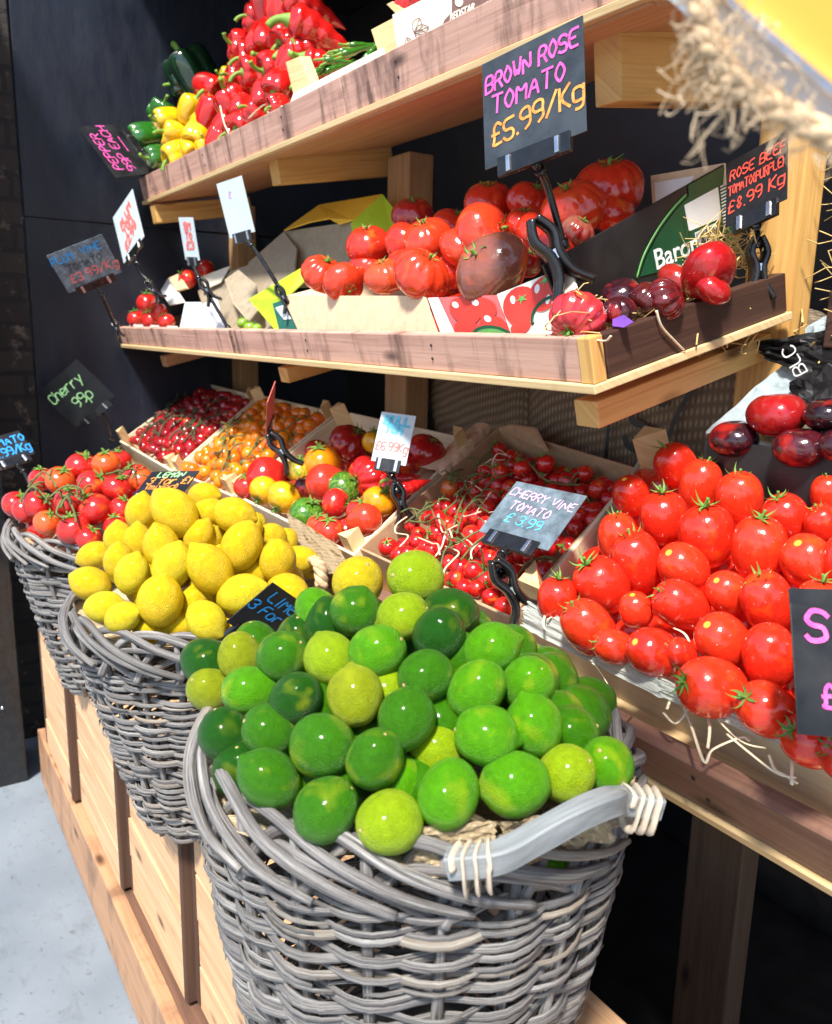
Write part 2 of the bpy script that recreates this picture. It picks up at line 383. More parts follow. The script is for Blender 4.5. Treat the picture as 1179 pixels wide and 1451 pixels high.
# ------------------------------------------------------------------ handwriting: a stroke font on a 4 x 6 grid
GL = {'0': '26 15 03 11 20 31 43 35 26', '2': '05 16 36 45 44 00 40', '7': '06 46 10', 'A': '00 26 40;12 32', 'B': '00 06 36 45 44 33 03;33 42 41 30 00', 'C': '45 36 16 05 01 10 30 41', 'D': '00 06 26 44 42 20 00', 'E': '40 00 06 46;03 33', 'F': '00 06 46;03 33',
 'H': '00 06;40 46;03 43', 'I': '20 26', 'K': '00 06;46 03 40', 'L': '06 00 40', 'M': '00 06 23 46 40', 'N': '00 06 40 46', 'O': '26 15 03 11 20 31 43 35 26', 'P': '00 06 36 45 44 33 03',
 'R': '00 06 36 45 44 33 03;23 40', 'S': '45 36 16 05 04 13 33 42 41 30 10 01', 'T': '06 46;26 20', 'U': '06 01 10 30 41 46', 'V': '06 20 46', 'W': '06 10 23 30 46', 'X': '00 46;06 40', 'Y': '06 23 46;23 20',
 '£': '45 36 26 15 13 11 00 40;03 33', '1': '14 26 20', '3': '05 16 36 45 44 33 23;23 33 42 41 30 10 01', '4': '30 36 02 42', '5': '46 06 03 33 42 41 30 10 01', '6': '45 36 16 05 01 10 30 41 42 33 13 02',
 '8': '23 14 15 26 35 34 23 12 11 20 31 32 23', '9': '43 33 13 04 05 16 36 45 43 41 20', '.': '20 20', '/': '00 46', '(': '36 24 22 30', ')': '16 24 22 10', 'c': '43 34 14 03 01 10 30 41',
 'h': '06 00;02 14 34 43 40', 'e': '02 42 43 34 14 03 01 10 30 41', 'r': '04 00;02 14 34', 'y': '04 21;44 1b', 'p': '0b 04 34 43 41 30 00', 'g': '43 34 14 03 01 10 40;44 4a 3b 1b', 'a': '44 40;43 34 14 03 01 10 30 41',
 't': '26 21 30;14 34', 'o': '14 03 01 10 30 41 43 34 14', 'f': '46 36 25 20;14 34', 'i': '24 20;26 26', 'd': '46 40;43 34 14 03 01 10 30 41', 'x': '04 40;00 44', 'm': '00 04;03 14 23 20;23 34 43 40', 'n': '04 00;02 14 34 43 40', 'u': '04 01 10 30 41 44', 'z': '04 44 00 40', '~': '03 43', '*': '10 26 30;04 44 10;04 30', 's': '43 34 14 03 12 32 41 30 10 01', 'l': '26 20'}
def _pt(s): return Vector((int(s[0]), {'a': -1, 'b': -2}.get(s[1], None) if s[1] in 'ab' else int(s[1]), 0))
def strokes(text, slant=.12, jit=.18):
    out = []; x = 0
    for ch in text:
        if ch == ' ': x += 3.2; continue
        wd = {'I': 2, '1': 2.4, '.': .8, 'i': 1.4, 'l': 1.4, '(': 2, ')': 2}.get(ch, 4); sh = {'I': -1, '1': -.8, '.': -1.6, 'i': -1.3, 'l': -1.3, '(': -1.6, ')': -1}.get(ch, 0)
        dy = random.uniform(-.25, .25)
        for part in GL[ch].split(';'):
            P = [_pt(q) for q in part.split()]
            P = [Vector((p.x+x+sh+random.uniform(-jit, jit)+p.y*slant, p.y+dy+random.uniform(-jit, jit), 0)) for p in P]
            for _ in range(2):
                if len(P) > 2:
                    Q = [P[0]]
                    for a, c in zip(P, P[1:]): Q += [a*.75+c*.25, a*.25+c*.75]
                    P = Q+[P[-1]]
            out.append(P)
        x += wd+1.1
    return out, x-1.1
def lettering(bm, lines, O, U, V, Nn, lift=.0012, maxw=None):
    """lines of (text, centre u, centre v, cap height, pen width, rotation) on the card: O its centre, U and V unit vectors"""
    k = 0
    for (text, cu, cv, h, pen, rot) in lines:
        st, width = strokes(text); s = h/6; sx_ = min(1, maxw*(1-abs(cu)/maxw*.6)/(width*s)) if maxw else 1
        cr, sr = math.cos(R(rot)), math.sin(R(rot))
        for P in st:
            pts = []
            for p in P:
                a, b_ = (p.x-width/2)*s*sx_, (p.y-3)*s
                pts.append((cu+a*cr-b_*sr, cv+a*sr+b_*cr))
            k += 1; lz = lift+(k % 7)*.00006
            for (a, b_), (c, d) in zip(pts, pts[1:]):
                dx, dy = c-a, d-b_; L = math.hypot(dx, dy)
                if L < 1e-6: dx, dy, L = pen, 0, pen
                nx, ny = -dy/L*pen/2, dx/L*pen/2; ex, ey = dx/L*pen*.35, dy/L*pen*.35
                q = [(a+nx-ex, b_+ny-ey), (a-nx-ex, b_-ny-ey), (c-nx+ex, d-ny+ey), (c+nx+ex, d+ny+ey)]
                k += 1; lz = lift+(k % 9)*.00006
                quad_sheet(bm, [O+U*x+V*y+Nn*lz for x, y in q])
def print_text(text, size, O, U, V, Nn, name, m, parent, bold=0.0):
    """printed lettering in the built-in typeface, as a mesh part"""
    cu = bpy.data.curves.new('lettering', 'FONT'); cu.body = text; cu.size = size; cu.align_x = 'CENTER'; cu.align_y = 'CENTER'; cu.offset = bold; cu.extrude = .0004
    to = bpy.data.objects.new('lettering', cu); COL.objects.link(to)
    dg = bpy.context.evaluated_depsgraph_get(); me = bpy.data.meshes.new_from_object(to.evaluated_get(dg))
    bpy.data.objects.remove(to)
    base = origin_of(parent); mw = Matrix((U, V, Nn)).transposed().to_4x4(); mw.translation = O+Nn*.0015-base
    me.transform(mw); me.materials.clear(); me.materials.append(m)
    o = bpy.data.objects.new(name, me); COL.objects.link(o); o.parent = parent; return o

# ================================================================== THE SETTING
FLOOR = -1.40
X_, Y_, Z_ = Vector((1, 0, 0)), Vector((0, 1, 0)), Vector((0, 0, 1))
bm = BM(); quad_sheet(bm, [Vector((-60, -60, FLOOR)), Vector((60, -60, FLOOR)), Vector((60, 60, FLOOR)), Vector((-60, 60, FLOOR))])
tag(build(bm, 'floor', M['concrete']), kind='structure')
WALLX = -2.95
def wall_obj(name, boxes, m, label):
    bm = BM()
    for lo, hi in boxes:
        lo, hi = Vector(lo), Vector(hi); d = hi-lo
        obox(bm, (lo+hi)/2, Vector((d.x, 0, 0)), Vector((0, d.y, 0)), Vector((0, 0, d.z)), .003)
    return tag(build(bm, name, m), label, 'wall' if 'wall' in name or 'panel' in name else name.replace('_', ' '))
wall_obj('panel_wall', [((WALLX-.05, .462, FLOOR), (WALLX, 1.70, .33)), ((WALLX-.05, .462, .3305), (WALLX+.003, 1.70, 2.4))], M['black_wall'], 'black painted panel wall at the left end of the shelves')
wall_obj('brick_pier', [((WALLX-.25, .20, FLOOR), (WALLX+.008, .455, 2.4))], M['brick'], 'narrow dark painted brick pier along the left edge beside the panel')
wall_obj('back_wall', [((WALLX, 1.60, FLOOR), (1.6, 1.66, 2.4))], M['black_card'], 'black back wall in the dark behind the wooden shelves')
wall_obj('shade_ceiling', [((WALLX-.3, .80, 1.12), (1.7, 1.75, 1.16))], M['black_card'], 'unseen black ceiling added to keep sun off the back wall')  # out of view, added overhead to block sun and sky from the back wall
df = root('door_frame', Vector((-2.7, .26, FLOOR)), 'black metal door frame post standing at the far left by the floor', 'door frame')
bm = BM(); obox(bm, Vector((-2.76, .262, -.15)), Vector((0, 0, 2.5)), Vector((.23, 0, 0)), Vector((0, .085, 0)), .004)
build(bm, 'post', M['black_plastic'], df)
bm = BM()
p = aty(9, 997, .305); bmesh.ops.create_uvsphere(bm, u_segments=10, v_segments=6, radius=.006, matrix=Matrix.Translation(Vector((-2.644, .25, -1.14))))
build(bm, 'screw', M['steel'], df, True)

# ------------------------------------------------------------------ plinth and crates below the baskets
pl = root('plinth', Vector((-1.4, .5, FLOOR)), 'long brown wooden plinth on the floor under the pale crates', 'plinth')
bm = BM(); obox(bm, Vector((-1.13, .355, -1.313)), Vector((3.0, 0, 0)), Vector((0, 0, .172)), Vector((0, .03, 0)), .003); build(bm, 'front_board', M['plinth'], pl)
bm = BM(); obox(bm, Vector((-1.13, .57, -1.235)), Vector((3.0, 0, 0)), Vector((0, .40, 0)), Vector((0, 0, .018)), .002); build(bm, 'ledge', M['plinth_top'], pl)
def cy(x): return .350+.046*(x+2.24)
cx = [-2.50, -2.125, -1.70, -1.31, -.92, -.53, -.14]
wh = ['far end crate of pale slats under the red tomato basket', 'pale slatted crate second from the far end, below the gap between baskets', 'pale slatted crate in front of the lemon basket, above the brown ledge',
      'pale slatted crate just left of the lime basket', 'pale slatted crate mostly hidden behind the lime basket', 'pale slatted crate in the dark right of the lime basket']
for i in range(6):
    a, b_ = cx[i], cx[i+1]; top, bot = -.845, -1.222
    c = root('wooden_crate', Vector(((a+b_)/2, cy((a+b_)/2)+.15, bot)), wh[i], 'crate', 'pale wooden crates in a row under the baskets')
    bm = BM(); n = 4; g = .010; hh = (top-bot)/n
    A, B = Vector((a+.016, cy((a+b_)/2), 0)), Vector((b_-.020, cy((a+b_)/2), 0)); d = B-A; nn = Vector((d.y, -d.x, 0)).normalized()
    for k in range(n):
        z = bot+hh*(k+.5)
        obox(bm, (A+B)/2+Z_*z+nn*random.uniform(-.002, .002)-nn*.006, d+d.normalized()*random.uniform(-.004, .004), Z_*(hh-g*random.uniform(.3, 1)), nn*.012, .0015)
    build(bm, 'front_slats', M['crate_front'], c)
    bm = BM()
    obox(bm, (A+B)/2+Z_*(top-.012)-nn*.16, d*.99, -nn*.30, Z_*.012, .002); build(bm, 'lid', M['crate_front'], c)
    for P, sg in ((A, 1), (B, -1)):
        bm = BM(); q = P-d.normalized()*sg*.0105-nn*.154
        obox(bm, q+Z_*((top+bot)/2-.004), Z_*(top-bot-.02), nn*.31, d.normalized()*.018, .002); build(bm, 'end_board', M['crate_edge'], c)

# ------------------------------------------------------------------ the tiered wooden stand
st = root('display_stand', Vector((-1.5, 1.0, FLOOR)), 'tiered wooden display stand of three sloping shelf trays on posts', 'display stand')
T2Y, T1Y, T3Y = .74, .80, .69
def tray(front_l, front_r, h, strip, depth_y, slope, side_r=True, mats=('board_top', 'board_dark'), seams=()):
    """front_l / front_r: lower front corners; the tray rises backwards by slope"""
    e = bpy.data.objects.new('tray', None); COL.objects.link(e); e.parent = st; e.location = front_l-st.location
    d = front_r-front_l; u = d.normalized(); bk = Vector((-u.y, u.x, 0)); bk = (bk+Z_*math.tan(R(slope))).normalized(); up = u.cross(bk)
    if up.z < 0: up = -up
    L = d.length; D = depth_y/math.cos(R(slope))
    bm = BM(); obox(bm, (front_l+front_r)/2+bk*(D/2)+up*(strip/2), u*(L+.008), bk*(D+.012), up*strip, .0015); build(bm, 'base', M['ply'] if False else [M['ply']], e)
    bm = BM(); obox(bm, (front_l+front_r)/2+bk*(D/2)-up*.0025, u*(L-.03), bk*(D-.02), up*.005, 0); build(bm, 'underside', M['under'], e)
    cuts = [0]+list(seams)+[L]
    for a, b_ in zip(cuts, cuts[1:]):
        bm = BM(); obox(bm, front_l+u*((a+b_)/2)+bk*.011+up*(strip+(h-strip)/2+.0005), u*(b_-a-.0025), up*(h-strip), bk*.021, .002); build(bm, 'front_board', M[mats[0]], e)
    if side_r:
        bm = BM(); obox(bm, front_r-u*.011+bk*(D/2+.012)+up*(strip+(h-strip)/2+.0005), bk*(D-.024), up*(h-strip-.001), u*.021, .002); build(bm, 'side_board', M[mats[1]], e)
        bm = BM(); obox(bm, front_r-u*.0105+bk*.0095+up*(strip+(h-strip)/2+.0008), up*(h-strip+.0005), bk*.0215, u*.0225, .0015); build(bm, 'corner_end', M['timber'], e)
    bm = BM(); obox(bm, front_l+u*.011+bk*(D/2)+up*(h/2), bk*(D-.03), up*(h-.01), u*.02, .002); build(bm, 'side_board', M[mats[1]], e)
    fr = u.cross(up); fr = fr if fr.y < 0 else -fr
    x = .12
    while x < L-.05:
        for hgt in (.35, .72):
            bm = BM(); c = front_l+u*(x+random.uniform(-.01, .01))+up*(strip+(h-strip)*hgt)+bk*.0003; tube(bm, [c+fr*.0005, c+fr*.0014], .0024, 8); build(bm, 'screw_head', M['nail'], e)
        x += random.uniform(.38, .52)
    return e, u, bk, up
t2l, t2r = aty(175, 492, T2Y), aty(845, 558, T2Y); t2l.z = t2r.z = (t2l.z+t2r.z)/2
tray(t2l, t2r, .0665, .011, .37, 14.6, seams=(1.02,))
t1l = aty(205, 290, T1Y); t1r = aty(925, -4, T1Y); t1l.z = t1r.z = (t1l.z+t1r.z)/2
tray(t1l, t1r, .077, .011, .37, 12, seams=(1.35,))
t3l = Vector((WALLX+.01, T3Y, -.487)); t3r = Vector((.15, T3Y, -.487))
tray(t3l, t3r, .076, .011, .40, 27, side_r=False, mats=('board_mid', 'board_dark'), seams=(2.36,))
def post(x0, x1, y0, y1, m='timber_dull', z0=FLOOR, z1=1.3):
    bm = BM(); obox(bm, Vector(((x0+x1)/2, (y0+y1)/2, (z0+z1)/2)), Z_*(z1-z0), X_*(x1-x0), Y_*(y1-y0), .004); build(bm, 'post', M[m], st)
PY = 1.125
xr = aty(1043, 520, PY).x
post(xr, xr+.080, PY, PY+.05, 'timber', z0=-.45); post(xr, xr+.105, PY+.001, PY+.049, 'post_low_shade', z1=-.452)
xm = aty(549, 240, PY).x; post(xm, xm+.10, PY, PY+.07, z1=.42)
xl = aty(322, 370, PY).x; post(xl, xl+.10, PY, PY+.07, z1=.42)
post(.25, .35, PY, PY+.07)
def bracket(px, py, y, length, slope, wd=.045, ht=.07, m='timber', drop=0):
    """a timber under a tray: its front end's upper left corner at the pixel"""
    p = aty(px, py, y); bk = Vector((0, math.cos(R(slope)), math.sin(R(slope)))); up = Vector((0, -math.sin(R(slope)), math.cos(R(slope))))
    bm = BM(); obox(bm, p+X_*(wd/2)+bk*(length/2)-up*(ht/2), bk*length, up*ht, X_*wd, .003); build(bm, 'bracket', M[m], st)
bracket(812, 566, T2Y+.03, .36, 14.6, .042, .036)
bracket(393, 520, T2Y+.04, .34, 14.6, .045, .035, 'timber')
bracket(226, 504, T2Y+.05, .34, 14.6, .045, .035, 'timber_dull')
bracket(840, 52, .885, .30, 8, .05, .09)
bracket(379, 222, .845, .32, 10, .045, .066)
bracket(212, 292, .80, .32, 10, .045, .055, 'timber')

# ------------------------------------------------------------------ wicker baskets
def basket(cx_, cy_, zr, h, label, n_st=22, rot=0.0, handles=(), r0=.229, tp=.076, pw=1.15, pitch=.0086):
    b = root('wicker_basket', Vector((cx_, cy_, zr-h)), label, 'basket', 'grey willow baskets in a row along the front')
    def rad(z):   # z measured down from the rim
        t = min(max(z/.31, 0), 1.35); return r0-tp*t**pw
    def P(th, z, r): return Vector((cx_+math.cos(th)*r, cy_+math.sin(th)*r, zr-z))
    # stakes
    bm = BM()
    for i in range(n_st):
        th = rot+2*math.pi*i/n_st
        tube(bm, [P(th, z, rad(z)-.001) for z in np.linspace(.0, h, 8)], .0052, 6)
    build(bm, 'stakes', M['wicker'], b)
    # woven strands: each runs part of the way round, climbing slightly, in and out of the stakes
    bm = BM(); rows = int((h-.050)/pitch)
    for k in range(rows):
        segs = 4; off = random.uniform(0, 6.28)
        for s in range(segs):
            th0 = off+s*2*math.pi/segs; ln = 2*math.pi/segs*random.uniform(1.25, 1.6); n = int(ln/(2*math.pi)*n_st*4)
            climb = random.uniform(.012, .034); z0 = .058+k*pitch+random.uniform(-.003, .003); par = (k+s) % 2
            pts = []; rr = []
            wob = random.uniform(0, 6.28); thick = random.uniform(.0029, .0047)
            for q in range(n+1):
                f = q/n; th = th0+ln*f
                z = z0+climb*(.5-f)+.002*math.sin(th*5+wob)
                e = math.cos((th-rot)*n_st/2+par*math.pi)
                r = rad(z)+e*.0070+(.006*(f-.5))
                pts.append(P(th, max(.035, min(z, h-.002)), r)); rr.append(thick*(1-.55*max(0, (f-.85)/.15))*(1-.5*max(0, (.1-f)/.1)))
            tube(bm, pts, rr, 8, flat=.42, up=[Vector((math.cos(th0+ln*q/n), math.sin(th0+ln*q/n), 0)) for q in range(n+1)])
    build(bm, 'woven_sides', M['wicker'], b)
    # plaited rim: every stake bends over, sweeps along the rim and ends outside
    bm = BM()
    for rep in range(1):
        for i in range(n_st):
            th0 = rot+2*math.pi*(i+rep*.38)/n_st; span = 2*math.pi/n_st*random.uniform(3.8, 4.8); cp = []
            for (f, z, dr) in ((0, .062, .000), (.07, .028, -.004), (.18, -.002, -.010), (.36, -.010-.004*rep, -.002), (.58, .008, .009), (.8, .030, .011), (1, .050, .008)):
                cp.append(P(th0+span*f, z+random.uniform(-.003, .003)+rep*.006, rad(0)+dr+random.uniform(-.002, .002)))
            pts = smooth_path(cp, 5); rt = random.uniform(.0042, .0064)
            tube(bm, pts, [rt*(1-.35*max(0, (q/len(pts)-.75)/.25)) for q in range(len(pts))], 8)
            if i % 2 == 0:      # a thinner rod crossing the other way, tucked between the sweeps
                cp = [P(th0-2*math.pi/n_st*random.uniform(3.0, 3.8)*f, z+random.uniform(-.003, .003), rad(0)+dr) for f, z, dr in ((0, .064, -.006), (.2, .034, .004), (.45, .012, .006), (.7, .018, -.006), (1, .046, -.010))]
                pts = smooth_path(cp, 5); tube(bm, pts, random.uniform(.0040, .0052), 7)
    build(bm, 'plaited_rim', M['wicker'], b)
    bm = BM(); bmesh.ops.create_cone(bm, cap_ends=True, segments=40, radius1=rad(h)-.004, radius2=rad(h)-.004, depth=.008, matrix=Matrix.Translation(Vector((cx_, cy_, zr-h+.006))))
    build(bm, 'base', M['wicker'], b)
    for hd in handles:
        cp = [Vector(v) for v in hd]; pts = smooth_path(cp, 8); bm = BM()
        mid = (cp[0]+cp[-1])/2; outw = Vector((mid.x-cx_, mid.y-cy_, 0)).normalized()
        # a bent bar of rounded square section
        rings = []; uv = bm.loops.layers.uv.active
        for i, p in enumerate(pts):
            tg = (pts[min(i+1, len(pts)-1)]-pts[max(i-1, 0)]).normalized(); nn = (Z_-tg*Z_.dot(tg)).normalized(); bb = tg.cross(nn)
            hw, hh = .0092, .0098; ring = []
            for (a, c) in ((-1, -.82), (-.82, -1), (.82, -1), (1, -.82), (1, .82), (.82, 1), (-.82, 1), (-1, .82)): ring.append(bm.verts.new(p+bb*a*hw+nn*c*hh))
            rings.append(ring)
        for i in range(len(rings)-1):
            for k in range(8):
                f = bm.faces.new((rings[i][k], rings[i][(k+1) % 8], rings[i+1][(k+1) % 8], rings[i+1][k]))
                for l, (ii, kk) in zip(f.loops, ((i, k), (i, k+1), (i+1, k+1), (i+1, k))): l[uv].uv = (ii*.012, kk*.009)
        bm.faces.new(rings[0][::-1]); bm.faces.new(rings[-1])
        ho = build(bm, 'handle', M['handle'], b)
        for i0, i1 in ((2, 8), (len(pts)-8, len(pts)-2)):
            bm = BM(); coil = []
            for q in range(90):
                f = q/89; j = i0+(i1-i0)*f; a = int(j); p = pts[a].lerp(pts[min(a+1, len(pts)-1)], j-a)
                tg = (pts[a+1]-pts[a]).normalized(); nn = (Z_-tg*Z_.dot(tg)).normalized(); bb = tg.cross(nn); an = f*2*math.pi*3.6
                ca, sa = math.cos(an), math.sin(an); m_ = max(abs(ca), abs(sa)); sq = .0107/(m_*.75+.25)
                down_ = Z_*(-.013*max(0, -sa))
                coil.append(p+(bb*ca+nn*sa)*sq+down_)
            tube(bm, coil, .0040, 6, flat=.4); build(bm, 'binding', M['binding'], ho)
    return b
B3, B2, B1 = (-.661, .4405, -.398), (-1.338, .462, -.45), (-1.99, .46, -.45)
hr = atz(668, 1222, -.385); hl = atz(903, 1152, -.385)
hm1 = aty(720, 1165, .40); 
h_pts = [hr+Vector((-.012, -.012, -.004)), hr+Vector((.012, .012, .006)), hr.lerp(hl, .3)+Vector((.012, -.002, .014)), hr.lerp(hl, .55)+Vector((.018, -.006, .029)), hr.lerp(hl, .75)+Vector((.014, -.006, .029)), hl+Vector((-.004, -.016, .014)), hl+Vector((.008, .016, .006))]
basket(*B3, .445, 'large grey willow basket of limes with a wooden bar handle, nearest', rot=.1, handles=[h_pts], r0=.217, tp=.045, pw=1.6, pitch=.0074)
basket(*B2, .388, 'grey willow basket of lemons, middle one of the row', rot=.3)
basket(*B1, .388, 'grey willow basket of red vine tomatoes at the far end', rot=.2)

# ================================================================== FRUIT
def surf(nu, nv, fn, name, m, smooth=True):
    """closed surface of revolution with a bump function: fn(theta, phi) -> (x, y, z), phi from the upper to the lower pole"""
    bm = BM(); top = bm.verts.new(fn(0, 0)); bot = bm.verts.new(fn(0, math.pi)); rings = []
    for j in range(1, nv):
        ph = math.pi*j/nv; rings.append([bm.verts.new(fn(2*math.pi*i/nu, ph)) for i in range(nu)])
    for i in range(nu):
        k = (i+1) % nu; bm.faces.new((top, rings[0][i], rings[0][k])); bm.faces.new((bot, rings[-1][k], rings[-1][i]))
        for a, b_ in zip(rings, rings[1:]): bm.faces.new((a[i], b_[i], b_[k], a[k]))
    bmesh.ops.recalc_face_normals(bm, faces=bm.faces)
    me = bpy.data.meshes.new(name); bm.to_mesh(me); bm.free(); me.materials.append(m)
    for p in me.polygons: p.use_smooth = True
    return me
def bmesh_data(bm, name, m):
    me = bpy.data.meshes.new(name); bm.to_mesh(me); bm.free()
    for q in (m if isinstance(m, list) else [m]): me.materials.append(q)
    for p in me.polygons: p.use_smooth = True
    return me
def G(x, s): return math.exp(-(x/s)**2)
def mk_lime(seed, elong=1.10, nub=.10):
    r = random.Random(seed); a1, a2, p1, p2 = r.uniform(.01, .035), r.uniform(.01, .03), r.uniform(0, 6), r.uniform(0, 6)
    def fn(t, p):
        q = 1+a1*math.sin(2*t+p1)*math.sin(p)+a2*math.cos(3*p+p2)*math.sin(p)+.008*math.sin(9*t+p1)*math.sin(p)**2*(1-math.sin(p))*4
        z = math.cos(p)*elong*q+nub*-G(math.pi-p, .20)-.05*G(p, .16)
        rr = math.sin(p)*q
        return (rr*math.cos(t), rr*math.sin(t), z)
    return surf(36, 26, fn, 'lime', M['lime'])
def mk_lemon(seed):
    r = random.Random(seed); a1, p1 = r.uniform(.01, .04), r.uniform(0, 6); e = r.uniform(1.20, 1.34); nb = r.uniform(.13, .24); bend = r.uniform(-.06, .06)
    def fn(t, p):
        q = 1+a1*math.sin(2*t+p1)*math.sin(p)
        z = math.cos(p)*e*q-nb*G(math.pi-p, .27)+.10*G(p, .30)
        rr = math.sin(p)**1.06*q*(1+.04*math.sin(7*t+p1)*G(p, .6))
        return (rr*math.cos(t)+bend*z*z, rr*math.sin(t), z)
    return surf(36, 28, fn, 'lemon', M['lemon'])
def mk_tom(seed, name, m, flat=.88, ribs=0, ribd=0., dim=.12, elong_low=0., irr=.03, nu=36, nv=24):
    r = random.Random(seed); ph = [r.uniform(0, 6.28) for _ in range(6)]
    def fn(t, p):
        s = math.sin(p); q = 1+irr*math.sin(2*t+ph[0])*s+irr*.6*math.cos(3*t+ph[1])*s*s
        if ribs:
            rb = abs(math.sin((ribs*t+ph[2]+.7*math.sin(t+ph[3])+.6*math.sin(2*t+ph[4]))/2))**.65
            q *= 1-ribd*(1-rb)*(.35+.65*max(0, math.cos(p*.9)))*min(1, s*2.2)
        z = math.cos(p)*flat*(1+irr*math.sin(t+ph[5])*s)
        z -= dim*G(p, .34)*flat
        if elong_low: z -= elong_low*max(0, -math.cos(p))**1.5*0+0
        return (s*q*math.cos(t), s*q*math.sin(t), z)
    return surf(nu, nv, fn, name, m)
def mk_plum(seed, m, e=1.20):
    r = random.Random(seed); a, p1 = r.uniform(.01, .035), r.uniform(0, 6); sq = r.uniform(.78, .92); be = r.uniform(-.05, .05)
    def fn(t, p):
        c, s = math.cos(p), math.sin(p); q = 1+a*math.sin(2*t+p1)*s+.012*math.sin(4*t+p1)*s
        z = math.copysign(abs(c)**.92, c)*e-.07*G(p, .30)
        rr = s**sq*q*(1+.06*c)
        return (rr*math.cos(t)+be*z*z, rr*math.sin(t), z)
    return surf(36, 26, fn, 'plum_tomato', m)
def mk_calyx(seed, n=5, ln=.62, wd=.11, stem=.32, curl=.30, z0=.80, m='calyx', srad=.055):
    r = random.Random(seed); bm = BM()
    for i in range(n):
        a = 2*math.pi*i/n+r.uniform(-.3, .3); L = ln*r.uniform(.75, 1.25); cu = curl*r.uniform(.3, 1.8); tw = r.uniform(-.5, .5); rows = []
        for k in range(7):
            f = k/6; rad_ = .03+L*f*(1-.25*f*cu); z = z0+.06+.05*math.sin(f*3)-.22*(f*L)**2*1.6+cu*.55*f**2.5; ww = wd*(1-f)**.7*(.65+.8*f*(1-f)*2)+.006
            aa = a+tw*f*f; d = Vector((math.cos(aa), math.sin(aa), 0)); pr = Vector((-d.y, d.x, 0)); c = d*rad_+Vector((0, 0, z))
            rows.append([bm.verts.new(c-pr*ww+Vector((0, 0, .02))), bm.verts.new(c-Vector((0, 0, .012))), bm.verts.new(c+pr*ww+Vector((0, 0, .02)))])
        for A, B in zip(rows, rows[1:]):
            for k in range(2): bm.faces.new((A[k], A[k+1], B[k+1], B[k]))
    if stem:
        d = Vector((r.uniform(-.35, .35), r.uniform(-.35, .35), 1)); pts = [Vector((0, 0, z0+.02)), Vector((0, 0, z0+.10))+d*.04, Vector((0, 0, z0+.10))+d*stem]
        tube(bm, smooth_path(pts, 3), [srad*1.5, srad*1.3, srad*1.1]+[srad]*3+[srad*1.25], 7)
    return bmesh_data(bm, 'calyx', M[m])
def mk_button(z, rad_=.13, m='stem_scar'):
    bm = BM(); pts = [Vector((0, 0, z-.04)), Vector((0, 0, z+.02)), Vector((.01, 0, z+.06))]
    tube(bm, pts, [rad_*1.1, rad_, rad_*.6], 8); return bmesh_data(bm, 'stem_end', M[m])
def mk_pepper(seed, m, e=1.05, lobes=4):
    r = random.Random(seed); ph = r.uniform(0, 6); lb = lobes
    def fn(t, p):
        c, s = math.cos(p), math.sin(p); lob = abs(math.cos((lb*t+ph)/2))
        q = .80+.20*lob**.6; q = 1+(q-1)*min(1, s*1.4)
        z = math.copysign(abs(c)**.75, c)*e-.30*G(p, .42)+.18*G(math.pi-p, .5)*(1-.0)-.06*lob*G(math.pi-p, .9)+.09*lob*G(p-.75, .5)
        rr = s**.72*q*(1+.13*c)
        return (rr*math.cos(t)*(1+.05*math.sin(ph)), rr*math.sin(t), z)
    return surf(44, 26, fn, 'pepper', m)
def mk_pstem(seed, z0=.78, L=.75, rad_=.13):
    r = random.Random(seed); a = r.uniform(0, 6.28); d = Vector((math.cos(a), math.sin(a), 0)); bm = BM()
    pts = smooth_path([Vector((0, 0, z0-.05)), Vector((0, 0, z0+.08)), Vector((0, 0, z0+L*.45))+d*.08, Vector((0, 0, z0+L*.8))+d*.30, Vector((0, 0, z0+L*.95))+d*.52], 4)
    n = len(pts); tube(bm, pts, [rad_*2.3*(1-i/n*1.0) if i < 4 else rad_*(.85+.35*(i/n)**3) for i in range(n)], 9)
    return bmesh_data(bm, 'stem', M['stem_green'])
def mk_long(seed, m, name, L=5, bend=.8):
    r = random.Random(seed); bm = BM(); a = r.uniform(-1, 1); ph = r.uniform(0, 6)
    pts = smooth_path([Vector((bend*math.sin(f*2.2)*(1 if a > 0 else -1)*f, .2*math.sin(f*4+ph), L/2-L*f)) for f in np.linspace(0, 1, 7)], 4); n = len(pts)
    tube(bm, pts, [.55+.45*min(1, i/3) if i < 4 else max(.05, (1-(i/(n-1))**1.6)*(1+.07*math.sin(i*1.3+ph))) for i in range(n)], 14)
    return bmesh_data(bm, name, m)
ME = {}
ME['lime'] = [mk_lime(i, 1.06+.045*(i % 5), .09+.05*(i % 3)) for i in range(6)]
ME['lime_end'] = [mk_button(1.00+.03*(i % 5), .085) for i in range(6)]
ME['lemon'] = [mk_lemon(i) for i in range(6)]
ME['tom'] = [mk_tom(i, 'tomato', M['tomato'], .90, 5, .02, .10) for i in range(4)]
ME['beef'] = [mk_tom(20+i, 'beef_tomato', M['beef'], .78, 7+i, [.05, .09, .035, .12][i], .15, 0, .05, 64, 28) for i in range(4)]
ME['ribbed'] = [mk_tom(40+i, 'ribbed_tomato', M['beef'], .74, 9+i, .24, .22, 0, .05, 72, 30) for i in range(3)]
ME['dark'] = [mk_tom(50+i, 'dark_tomato', M['dark_tom'], .76, 7+i*2, [.03, .20, .34][i], .18, 0, .05, 64, 28) for i in range(3)]
ME['dark0'] = [ME['dark'][0]]; ME['darkr'] = [ME['dark'][2]]
ME['plum'] = [mk_plum(60+i, M['plum'], 1.18+.06*i) for i in range(4)]
ME['plum_tip'] = [mk_plum(70+i, M['plum_tip'], 1.14) for i in range(3)]
ME['cherry'] = [mk_tom(80+i, 'cherry_tomato', M['tomato'], .97, 0, 0, .06, 0, .02, 20, 14) for i in range(2)]
